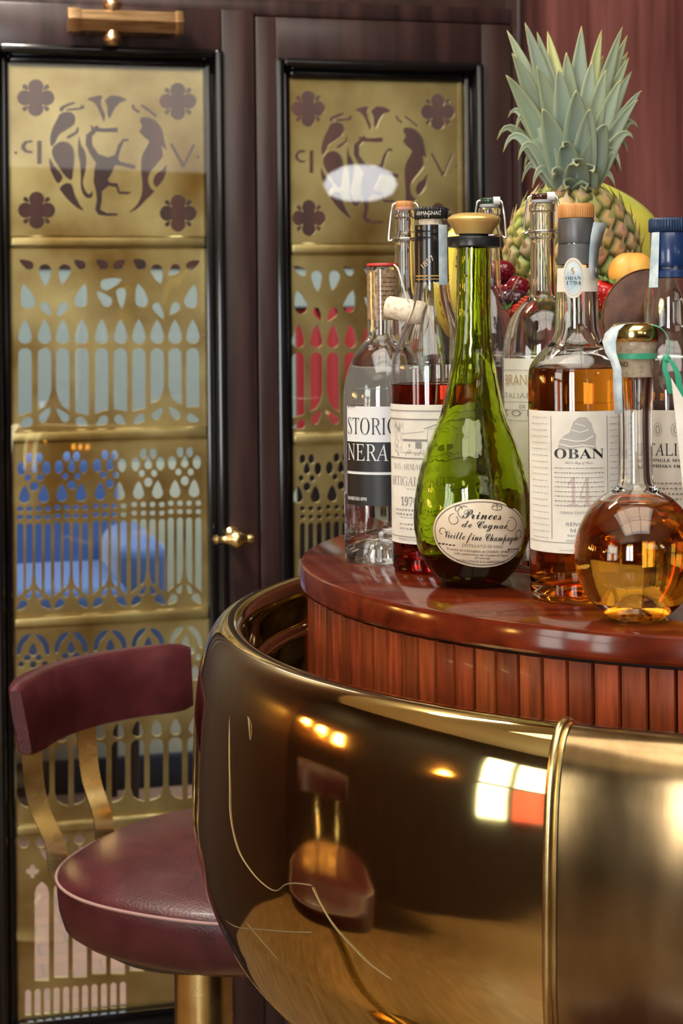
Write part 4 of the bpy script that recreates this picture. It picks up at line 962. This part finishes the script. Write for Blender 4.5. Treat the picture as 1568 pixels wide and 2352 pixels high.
# folded paper tag on the ribbon
tg = [at(1541, 868, 1.131), at(1600, 968, 1.126), at(1600, 1170, 1.126), at(1572, 1160, 1.128)]
b = MB(); n = Vector((0, .0012, 0)); v = [p-B.o.location for p in tg]
b.add(v+[p+n for p in v], [(0, 1, 2, 3), (7, 6, 5, 4), (0, 4, 5, 1), (1, 5, 6, 2), (2, 6, 7, 3), (3, 7, 4, 0)]); tag_ = b.build('paper_tag', M['paper'], B.o, smooth=False)
b = MB(); rr = random.Random(8)
for i in range(18):
    t = .18+i*.045; p = v[0].lerp(v[3], t)+Vector((.003, -.0006, 0)); d = (v[1]-v[0]).normalized(); d = Vector((1, -.08, -.18)).normalized(); w = rr.uniform(.006, .012); u = Vector((0, 0, .0007))
    b.add([p, p+d*w, p+d*w+u, p+u], [(0, 1, 2, 3)])
b.build('tag_print', M['ink_pink'], tag_, smooth=False)

# ---- blue capped whisky at the right edge ------------------------
B = Bottle('whisky_bottle', 'clear whisky bottle with navy blue cap and capsule at the right edge of the photo', 1546, 1.365)
SIL = [(98, 1325), (107, 1312), (109, 1290), (109, 1100), (109, 940), (107, 900), (98, 860), (84, 825), (70, 795), (62, 760), (60, 720), (58, 690), (52, 655), (47, 630), (44, 600), (43, 560), (42, 545)]
B.glass(SIL, .0032, M['glass'], B.r(95), punt=.014)
B.liquid(1185, M['amber'])
B.part([(52, 645), (50, 632), (46, 628), (44.5, 622), (46, 618), (45.5, 600), (45, 544), (43, 541), (20, 541)], 'capsule', M['foil_blue'])
B.ribbed(49, 541, 509, 46, 'cap', M['plastic_blue'], .03, rnd=.08)
B.rf = rfn([(B.r(62), B.z(720)), (B.r(58.5), B.z(690)), (B.r(53), B.z(650)), (B.r(47), B.z(618)), (B.r(46), B.z(540))])
stp = B.label(-57, -33, 542, 668, M['stamp'], 'tax_stamp', off=.0006)
B.rf = rfn(B.prof(SIL))
lb = B.label(-150, 150, 944, 1250, M['paper'])
B.put([ring2d(-10, 110, 13, 15, 1, 24), ring2d(-10, 110, 7, 9, 1.6, 20), ring2d(-52, 110, 9, 15, 1, 20), ring2d(-52, 110, 4, 9, 2, 16)], 'emblem', M['ink_grey'], parent=lb, zc=1097)
B.put([text2d('TALISKER', -4, 52, 27, 142, 'thin', off=-.003, shear=-.26), text2d('SINGLE MALT SCOTCH', -2, 38, 6.5, 132, 'serif'), text2d('WHISKY FROM ISLE OF', -2, 25, 6.5, 132, 'serif')], 'lettering', M['ink'], parent=lb, zc=1097)
B.put([rows2d(-70, 70, -45, -10, 4, 4, 31, 12, 24)], 'fine_print', M['ink_grey'], parent=lb, zc=1097)

# ---- swing top bottles -------------------------------------------
def swing(name, label, px, D, SIL, stop, gask, ystop, hw, top=None, side=1):
    B = Bottle(name, label, px, D)
    B.glass(SIL, .0028, M['glass'], B.r(SIL[0][0]*.96), punt=.012)
    w = hw
    B.part([(0, ystop+22), (w*.72, ystop+22), (w*.85, ystop+20), (w*.9, ystop+15), (w*.8, ystop+14), (0, ystop+14)], 'gasket', gask)
    st = B.part([(0, ystop+15), (w*.78, ystop+15), (w*.86, ystop+9), (w*.88, ystop+3), (w*.8, ystop), (w*.3, ystop-1), (0, ystop-1)], 'stopper', stop, angle=50)
    k = B.k
    if side:
        b = MB(); b.tube([(w*.3*k, -.0062, B.z(ystop+7)), (w*.92*k, -.0062, B.z(ystop+7))], .0038, 14); b.build('stopper_boss', M['ceramic_white'], st)
    # wire bail: both arms and the lever under them
    for q in (-1, 1):
        pts = [(q*w*.5*k, -.002, B.z(ystop+5)), (q*w*1.0*k, -.002, B.z(ystop+6)), (q*w*1.2*k, -.003, B.z(ystop+16)), (q*w*1.38*k, -.004, B.z(ystop+48)), (q*w*1.52*k, -.004, B.z(ystop+84)), (q*w*1.42*k, -.004, B.z(ystop+92)), (q*w*1.2*k, -.003, B.z(ystop+88))]
        b = MB(); b.tube(smoothline(pts, 5), .0009, 8); b.build('wire_bail', M['steel'], B.o)
    b = MB(); b.tube([(w*1.13*k*cos(t*pi/16), w*1.13*k*sin(t*pi/16), B.z(ystop+86)) for t in range(32)], .0009, 8, True); b.build('wire_collar', M['steel'], B.o)
    return B
SW = lambda dy: [(80, 1270), (86, 1255), (88, 1200), (88, 900), (86, 840), (78, 790), (62, 740), (44, 705), (30, 680), (25, 655), (23.5, 600), (23, 560), (25, 553), (26.5, 545), (25, 538), (23.5, 532), (23.5, 505), (26, 500), (26, 490), (24, 486)]
B = swing('swing_top_bottle', 'clear swing-top bottle with orange stopper and pink gasket, behind the grappa bottle', 937, 1.56, SW(0), M['wood_cap'], M['gasket_pink'], 464, 25, side=0)
B.o['label'] = 'clear swing-top bottle with orange stopper and pink gasket at the left of the stand'
B = swing('swing_top_bottle', 'clear swing-top bottle with dark green stopper half hidden behind the green teardrop bottle', 1131, 1.545, [(w*.98, y-4) for w, y in SW(0)], M['ceramic_green'], M['gasket_grey'], 459, 25)
BR = [(88, 1295), (94, 1280), (95.5, 1250), (95.5, 1000), (95.5, 850), (94, 815), (88, 775), (74, 735), (54, 708), (36, 692), (29.5, 676), (28.5, 640), (28, 590), (28, 556), (30.5, 550), (31, 543), (29, 538), (28.5, 530), (28.5, 494), (30.5, 489), (30.5, 478), (28, 473)]
B = swing('brandy_bottle', 'clear swing-top bottle with dark brown stopper and cream label beside the green teardrop bottle', 1253, 1.42, BR, M['ceramic_brown'], M['gasket_grey'], 450, 29)
B.rf = rfn(B.prof(BR))
lb = B.label(-arcx(93, 95.5), arcx(93, 95.5), 826, 1120, M['paper'])
xl = -arcx(94, 95.5)
B.put([text2d('BRANDY', -116, 52, 25, 104, 'sans', 'L', off=-.016)], 'lettering', M['ink_gold'], parent=lb, zc=938)
B.put([text2d('ITALIANO', -124, 22, 13, 110, 'sans', 'L', off=-.018), text2d('DI', -62, 0, 8, 14, 'sans'), text2d('S O L E R A', -122, -18, 14, 190, 'sans', 'L', off=-.005), line2d([(xl, 86), (-xl, 86)], 1), line2d([(xl, 14), (-xl, 14)], 1), line2d([(xl, -4), (-xl, -4)], 1), line2d([(xl, -28), (-xl, -28)], 1)], 'lettering', M['ink_grey'], parent=lb, zc=938)

# ================================================================== FRUIT
fb = Vector((.300, 1.675, ZT))
bowl = thing('fruit_bowl', 'footed pewter bowl holding the fruit behind the bottles', 'bowl', fb)
pr = [(0, 0), (.07, 0), (.072, .006), (.03, .016), (.02, .03), (.022, .05), (.05, .062), (.10, .085), (.145, .125), (.165, .165), (.170, .168), (.168, .172), (.160, .168), (.138, .130), (.095, .093), (.04, .074), (0, .072)]
b = MB(); b.lathe([(p.x, p.y) for p in smoothline([(r, z, 0) for r, z in pr], 3)], 72); b.build('bowl_body', M['pewter'], bowl)

# ---- pineapple
DP = 1.70; pc = at(1313, 585, DP); k = DP/F
pin = thing('pineapple', 'ripe pineapple with tall blue-green crown standing behind the bottles', 'pineapple', pc)
RX, RZ = 139*k, 160*k
nu, nv = 220, 150; eyes = []
GA = pi*(3-sqrt(5)); NE = 165
for i in range(NE):
    zz = -1+2*(i+.5)/NE; eyes.append((i*GA, zz, sqrt(max(0, 1-zz*zz))))
epts = [Vector((r*cos(a), r*sin(a), z)) for a, z, r in eyes]
vs = []; cols = []; b = MB(); rnd = random.Random(2)
ecol = [(rnd.uniform(.34, .56), rnd.uniform(.25, .36), rnd.uniform(.07, .17)) for _ in epts]
from mathutils import kdtree
kd = kdtree.KDTree(NE)
for i, p in enumerate(epts): kd.insert(p, i)
kd.balance()
for j in range(nv+1):
    t = pi*j/nv
    for i in range(nu):
        a = 2*pi*i/nu; d = Vector((sin(t)*cos(a), sin(t)*sin(a), -cos(t)))
        n2 = kd.find_n(d, 2); e = n2[0][2]; gap = n2[1][2]-e
        bump = min(1, gap/.10); core = max(0, 1-e/.05)
        sq = abs(d.z)**3*.05
        h = .0052*bump**.6-.0022*core+.0022*max(0, 1-e/.09)
        q = Vector((d.x*(RX*(1+.05*(1-abs(d.z)))), d.y*RX*(1+.05*(1-abs(d.z))), d.z*RZ))+d*h
        c = ecol[n2[0][1]]; g = (.035, .075, .012)
        mix = min(1, bump*1.05)
        cc = [g[m]*(1-mix)+c[m]*mix for m in range(3)]
        if core > 0: cc = [cc[m]*(1-core)+(.42, .28, .16)[m]*core for m in range(3)]
        if e > .09 and mix > .4: cc = [cc[0]*.80, cc[1]*1.02, cc[2]*.7]
        vs.append(q); cols.append(tuple(cc))
fs = [(j*nu+i, j*nu+(i+1) % nu, (j+1)*nu+(i+1) % nu, (j+1)*nu+i) for j in range(nv) for i in range(nu)]
b.v = [tuple(v) for v in vs]; b.f = fs; b.c = cols
# dry bracts, one per eye
for i, p in enumerate(epts):
    if abs(p.z) > .97: continue
    n = p.normalized(); up = (Vector((0, 0, 1))-n*n.z).normalized(); sd = n.cross(up)
    c = Vector((p.x*RX*1.05, p.y*RX*1.05, p.z*RZ))+n*.004; L = rnd.uniform(.010, .017)
    tip = c+up*L+n*rnd.uniform(.004, .010)+sd*rnd.uniform(-.003, .003)
    tv = [c-sd*.0045-up*.002, c+sd*.0045-up*.002, c+n*.0022, tip]; tc_ = (.52, .38, .22) if rnd.random() < .7 else (.35, .36, .12)
    b.add(tv, [(0, 2, 3), (2, 1, 3), (0, 1, 2), (0, 3, 1)], tc_)
b.build('fruit_body', M['pineapple'], pin, attr=True, angle=50)
# crown of leaves
rl = random.Random(21)
b = MB()
def leaf(base, tip, w, bow, side=Vector((0, -1, 0)), droop=0.0, yel=0.0, n=12):
    base = Vector(base); tip = Vector(tip); d = tip-base; L = d.length; vs = []; cs = []
    m1 = base+d*.35+bow*L; m2 = base+d*.75+bow*L*.9+Vector((0, 0, droop))
    for i in range(n+1):
        t = i/n; p = base*(1-t)**3+3*m1*t*(1-t)**2+3*m2*t*t*(1-t)+tip*t**3
        tg = (-3*base*(1-t)**2+3*m1*((1-t)**2-2*t*(1-t))+3*m2*(2*t*(1-t)-t*t)+3*tip*t*t).normalized()
        s = tg.cross(side)
        s = s.normalized() if s.length > 1e-4 else Vector((1, 0, 0)); nn = s.cross(tg)
        ww = w*min(1.0, .72+.9*t)*max(.0, (1-t**1.7))**.95+.0005
        fold = .22*ww
        for q, c in ((-1, 0), (-.55, 1), (0, 1), (.55, 1), (1, 0)):
            vs.append(p+s*q*ww*.5-nn*fold*(1-abs(q))*1.0)
            g = (.20+.05*t, .27+.03*t, .225-.03*t); e = (.42, .42, .13)
            base_g = (.20, .22, .06)
            cc = g if c else tuple(g[m]*.75+e[m]*.25 for m in range(3))
            if t > .95: cc = (.50, .42, .17)
            if t < .12: cc = tuple(cc[m]*.6+base_g[m]*.4 for m in range(3))
            if yel: cc = tuple(cc[m]*(1-yel)+(.50, .47, .12)[m]*yel for m in range(3))
            cs.append(cc)
    v_ = rl.uniform(.82, 1.14); u_ = rl.uniform(.94, 1.1); cs = [(c[0]*v_, c[1]*v_, c[2]*v_*u_) for c in cs]
    o = len(b.v); b.v += [tuple(v) for v in vs]; b.c += cs
    for i in range(n):
        for q in range(4): b.f.append((o+i*5+q, o+i*5+q+1, o+i*5+q+6, o+i*5+q+5))
def lf(tip, base, w, dd, bow=(0, 0, .04), droop=0.0, yel=0.0, bd=0.0):
    """tip and base in photo rows; dd = tip depth offset (minus is towards the camera)"""
    p = at(base[0], base[1], DP+bd)-pc; q = at(tip[0], tip[1], DP+dd)-pc
    sd = Vector((0, -1, 0)) if dd <= .03 else Vector((0, -1, 0))
    leaf(p, q, w*1.12*k, Vector(bow), sd, droop, yel)
cxp = 1322
# back row, tall
for tip, w, dd, y in [((1205, 52), 50, .03, 0), ((1164, 70), 46, .04, .1), ((1233, 74), 42, .045, .1), ((1257, 73), 50, .06, .55), ((1381, 70), 40, .05, .45), ((1429, 62), 40, .03, .1), ((1440, 82), 40, .05, .1), ((1441, 120), 38, .06, .2), ((1444, 133), 40, .03, .1), ((1395, 190), 34, .05, .6)]:
    lf(tip, (cxp+(tip[0]-cxp)*.10, 400), w*1.12, dd, (.0, 0, .02), .006, y, bd=.01)
lf((1335, 60), (1318, 395), 64, .012, (0, 0, .0), 0, 0)
for tip, w, dd in [((1175, 122), 52, -.015), ((1161, 172), 50, -.03), ((1427, 182), 48, -.015), ((1450, 165), 40, .03), ((1473, 208), 34, .0), ((1465, 229), 36, -.02), ((1447, 270), 36, .02), ((1232, 150), 52, -.02), ((1392, 160), 50, -.015), ((1300, 120), 54, -.01), ((1360, 140), 52, -.01)]:
    lf(tip, (cxp+(tip[0]-cxp)*.16, 420), w*1.12, dd, (0, 0, .03), .008, .05, bd=-.008)
for tip, w, dd in [((1281, 158), 58, -.045), ((1323, 207), 66, -.055), ((1392, 285), 62, -.045), ((1245, 250), 60, -.05), ((1355, 250), 56, -.05)]:
    lf(tip, (cxp+(tip[0]-cxp)*.3, 430), w*1.1, dd, (0, -.05, .04), .008, 0, bd=-.018)
# lower arching leaves
for tip, w, dd, dr in [((1465, 296), 36, .0, .035), ((1454, 320), 38, -.02, .03), ((1183, 299), 40, -.01, .055), ((1141, 321), 36, .01, .045), ((1155, 350), 34, -.02, .05), ((1441, 350), 34, .0, .045), ((1426, 396), 32, -.02, .055), ((1418, 398), 30, .02, .05), ((1189, 368), 34, -.03, .045), ((1203, 388), 32, .01, .045), ((1222, 433), 32, -.03, .04), ((1198, 419), 30, .0, .04), ((1412, 430), 30, -.02, .03), ((1166, 270), 36, .03, .04), ((1446, 250), 30, .04, .02)]:
    lf(tip, (cxp+(tip[0]-cxp)*.22, 440), w, dd, (0, -.02, .10), dr, .05, bd=-.02 if dd <= 0 else .01)
for tip, w, dd, dr in [((1295, 335), 60, -.06, .03), ((1324, 380), 62, -.07, .03), ((1268, 405), 50, -.055, .03), ((1362, 395), 54, -.055, .03), ((1300, 432), 50, -.05, .02), ((1345, 438), 50, -.05, .02)]:
    lf(tip, (cxp+(tip[0]-cxp)*.35, 448), w, dd, (0, -.06, .05), dr*.6, 0, bd=-.025)
rnd = random.Random(11)
for i in range(26):
    a = rnd.uniform(0, pi); r = rnd.uniform(80, 140); y = rnd.uniform(120, 400); lf((cxp+r*cos(a)*.8, y), (cxp+10*cos(a), 430), 44, .03+.05*sin(a), (0, .03, .05), .01, .15*rnd.random(), bd=.015)
me = b; cr = b.build('crown', M['crown'], pin, attr=True, angle=80)
md = cr.modifiers.new('solid', 'SOLIDIFY'); md.thickness = .0012
b = MB(); b.lathe([(0, -.01), (.022, -.01), (.018, .02), (.010, .05), (0, .07)], 20, mtx=Matrix.Translation(at(cxp, 440, DP)-pc)); b.build('stalk', M['leaf_green'], pin)

# ---- papaya
p = at(1432, 548, 1.85)
pa = thing('papaya', 'large yellow-green papaya leaning against the right side of the pineapple', 'papaya', p)
kk = 1.85/F
pr = []
for i in range(25):
    t = i/24; pr.append((92*kk*sin(pi*t)**.75*(.78+.30*t), (-.5+t)*330*kk))
b = MB(); b.lathe(pr[::-1] if False else pr, 48, mtx=Matrix.Rotation(radians(-33), 4, 'Y') @ Matrix.Rotation(radians(180), 4, 'X')); b.build('papaya_body', M['papaya'], pa)

# ---- apricots / peach
def apricot(px, py, D, rpx, label, name='apricot'):
    p = at(px, py, D); r = rpx*D/F; o = thing(name, label, 'apricot', p)
    vs = []; fs = []; N, R_ = 48, 28
    for j in range(R_+1):
        t = pi*j/R_
        for i in range(N):
            a = 2*pi*i/N; cl = math.exp(-((((a-4.55+pi) % (2*pi))-pi)/.16)**2)
            rr_ = r*(1-.07*cl*sin(t)); z = -cos(t)*r*.95; z -= .14*r*math.exp(-((t-pi)/.28)**2)
            vs.append((rr_*sin(t)*cos(a), rr_*sin(t)*sin(a), z))
    for j in range(R_):
        for i in range(N): fs.append((j*N+i, j*N+(i+1) % N, (j+1)*N+(i+1) % N, (j+1)*N+i))
    b = MB(); b.add(vs, fs); b.build('fruit_body', M['apricot'], o)
    b = MB(); b.tube([(0, 0, r*.80), (.001, 0, r*1.0)], .0012, 8); b.build('stem', M['stem'], o)
    return o
apricot(1451, 628, 1.60, 54, 'orange apricot with a cleft, resting above the round brown metal lid')

# ---- bananas
def banana(path, r, label, tip_first=True):
    P = smoothline(path, 8); c = P[len(P)//2]; o = thing('banana', label, 'banana', c, group='bananas in the fruit bowl')
    n = len(P); rad = [r*min(1, .35+1.5*min(i, n-1-i)/(n*.28)) if min(i, n-1-i) < n*.28*.45 else r for i in range(n)]
    rad = [r*(.30+.70*min(1, sin(pi*min(1, max(.0, i/(n-1)))*1.0)*2.0)) for i in range(n)]
    b = MB(); b.tube([p-c for p in P], rad, 10); b.build('banana_skin', M['banana'], o, angle=30)
    d = (P[-1]-P[-2]).normalized(); b = MB(); b.tube([P[-1]-c-d*.001, P[-1]-c+d*.014], [r*.30, r*.26], 8); b.build('stem', M['banana_tip'], o)
    return o
banana([at(1200, 660, 1.80), at(1196, 590, 1.80), at(1208, 545, 1.80), at(1240, 522, 1.80), at(1290, 512, 1.80)], .0155, 'yellow banana curving up beside the left flank of the pineapple')
banana([at(1222, 590, 1.84), at(1228, 530, 1.84), at(1248, 490, 1.84), at(1278, 466, 1.84), at(1318, 455, 1.84)], .016, 'yellow banana rising behind the brown-stoppered bottle')
sb = banana([at(1062, 520, 1.70), at(1050, 575, 1.69), at(1044, 640, 1.685), at(1050, 700, 1.69), at(1066, 760, 1.71)], .0165, 'upright yellow banana with brown flecks between black capsule and green neck')
b = MB(); rnd = random.Random(4)
for i in range(34):
    t = rnd.uniform(.15, .9); y = 530+t*220; xx = at(1052+rnd.uniform(-6, 14), y, 1.667)-sb.location
    b.ball(xx, rnd.uniform(.0005, .0014), .0016, rnd.uniform(.0006, .0022), 8, 6)
b.build('fleck', M['banana_tip'], sb)

# ---- cherries, grape, strawberries
def cherry(px, py, D, r, label, m='cherry', stem=None, name='cherry', cat='cherry', group='dark cherries in the fruit bowl'):
    p = at(px, py, D); o = thing(name, label, cat, p, group=group)
    vs = []; N, R_ = 28, 18; pr = []
    for j in range(R_+1):
        t = pi*j/R_; pr.append((r*sin(t)*(1.0+.03*cos(t)), -cos(t)*r*.95-.18*r*math.exp(-((t-pi)/.35)**2)))
    b = MB(); b.lathe(pr, N, mtx=Matrix.Rotation(.3, 4, 'Y')); b.build('fruit_body', M[m], o)
    if stem:
        b = MB(); b.tube(smoothline([Vector((.25*r, 0, .75*r))]+[at(x, y, d)-p for x, y, d in stem], 5), .0008, 8); b.build('stem', M['stem'], o)
    return o
cherry(1157, 622, 1.60, .0115, 'dark red cherry nearest the green bottle neck', stem=[(1166, 596, 1.60), (1172, 575, 1.61)])
cherry(1190, 658, 1.57, .0112, 'glossy red cherry with a stem across it, left of the brown-stoppered bottle', stem=[(1190, 640, 1.556), (1176, 668, 1.553), (1171, 690, 1.555)])
cherry(1172, 670, 1.595, .0108, 'dark red cherry tucked behind the glossy one')
cherry(1188, 686, 1.545, .0095, 'small blackish grape below the glossy red cherry', 'grape', name='grape', cat='grape', group='grapes in the fruit bowl')
cherry(1168, 684, 1.56, .0085, 'dark grape to the left of the blackish grape', 'grape', name='grape', cat='grape', group='grapes in the fruit bowl')
cherry(1150, 655, 1.615, .010, 'dark grape half hidden behind the green bottle neck', 'grape', name='grape', cat='grape', group='grapes in the fruit bowl')
def strawberry(px, py, D, r, label, rot):
    p = at(px, py, D); o = thing('strawberry', label, 'strawberry', p, (rot[0], rot[1], 0), 'strawberries in the fruit bowl')
    pr = [(0, -1.35), (.3, -1.22), (.62, -.75), (.88, -.15), (1, .3), (.9, .72), (.5, .93), (0, .97)]
    L = [(q.x*r, q.y*r) for q in smoothline([(x, z, 0) for x, z in pr], 4)]
    b = MB(); b.lathe(L, 32); bd = b.build('fruit_body', M['strawberry'], o)
    rf = rfn(L); b = MB()
    for i in range(70):
        z = (-1.15+2.0*(i+.5)/70)*r; a = i*GA; q = rf(z); b.ball((q*cos(a), q*sin(a), z), .0005, .0005, .0009, 6, 4)
    b.build('seed', M['seed'], bd)
    b = MB()
    for i in range(7):
        a = 2*pi*i/7; d = Vector((cos(a), sin(a), 0)); s = Vector((-sin(a), cos(a), 0)); z = Vector((0, 0, r*.98))
        b.add([z-s*r*.12, z+s*r*.12, z+d*r*.55+s*r*.2+Vector((0, 0, .001)), z+d*r*1.0+Vector((0, 0, .003)), z+d*r*.55-s*r*.2+Vector((0, 0, .001))], [(0, 1, 2, 3, 4)])
    c = b.build('calyx', M['leaf_green'], o); md = c.modifiers.new('solid', 'SOLIDIFY'); md.thickness = .0006
    return o
strawberry(1206, 704, 1.535, .0085, 'small strawberry touching the glass shoulder left of the brown-stoppered bottle', (.3, 1.2))
strawberry(1186, 712, 1.545, .0085, 'strawberry lying just under the blackish grape', (.4, -1.0))
strawberry(1386, 676, 1.56, .0125, 'strawberry between the orange-capped bottle and the round brown metal lid', (.2, .3))

# ---- round brown metal lid leaning on the bowl
DL = 1.545; p = at(1500, 736, DL); r = 121*DL/F
lid = thing('metal_lid', 'round rusty brown metal lid with a brass knob, leaning on its edge before the apricot', 'lid', p, (radians(80), 0, radians(8)))
pr = [(0, .007), (r*.5, .0055), (r*.85, .002), (r*.985, .0), (r, -.0006), (r, -.003), (r*.98, -.004), (0, -.0035)]
b = MB(); b.lathe(pr, 80); b.build('lid_disc', M['rust'], lid, angle=30)
b = MB(); b.lathe([(r*.985, .0006), (r*1.0, .001), (r*1.012, -.001), (r*1.0, -.0035), (r*.985, -.003)], 80, close=True); b.build('lid_rim', M['bronze'], lid)
b = MB(); b.lathe([(.006, .003), (.005, .010), (.009, .014), (.0115, .020), (.010, .026), (.005, .029), (0, .030)], 24, mtx=Matrix.Translation((-.006, .006, 0))); b.build('knob', M['brass'], lid)
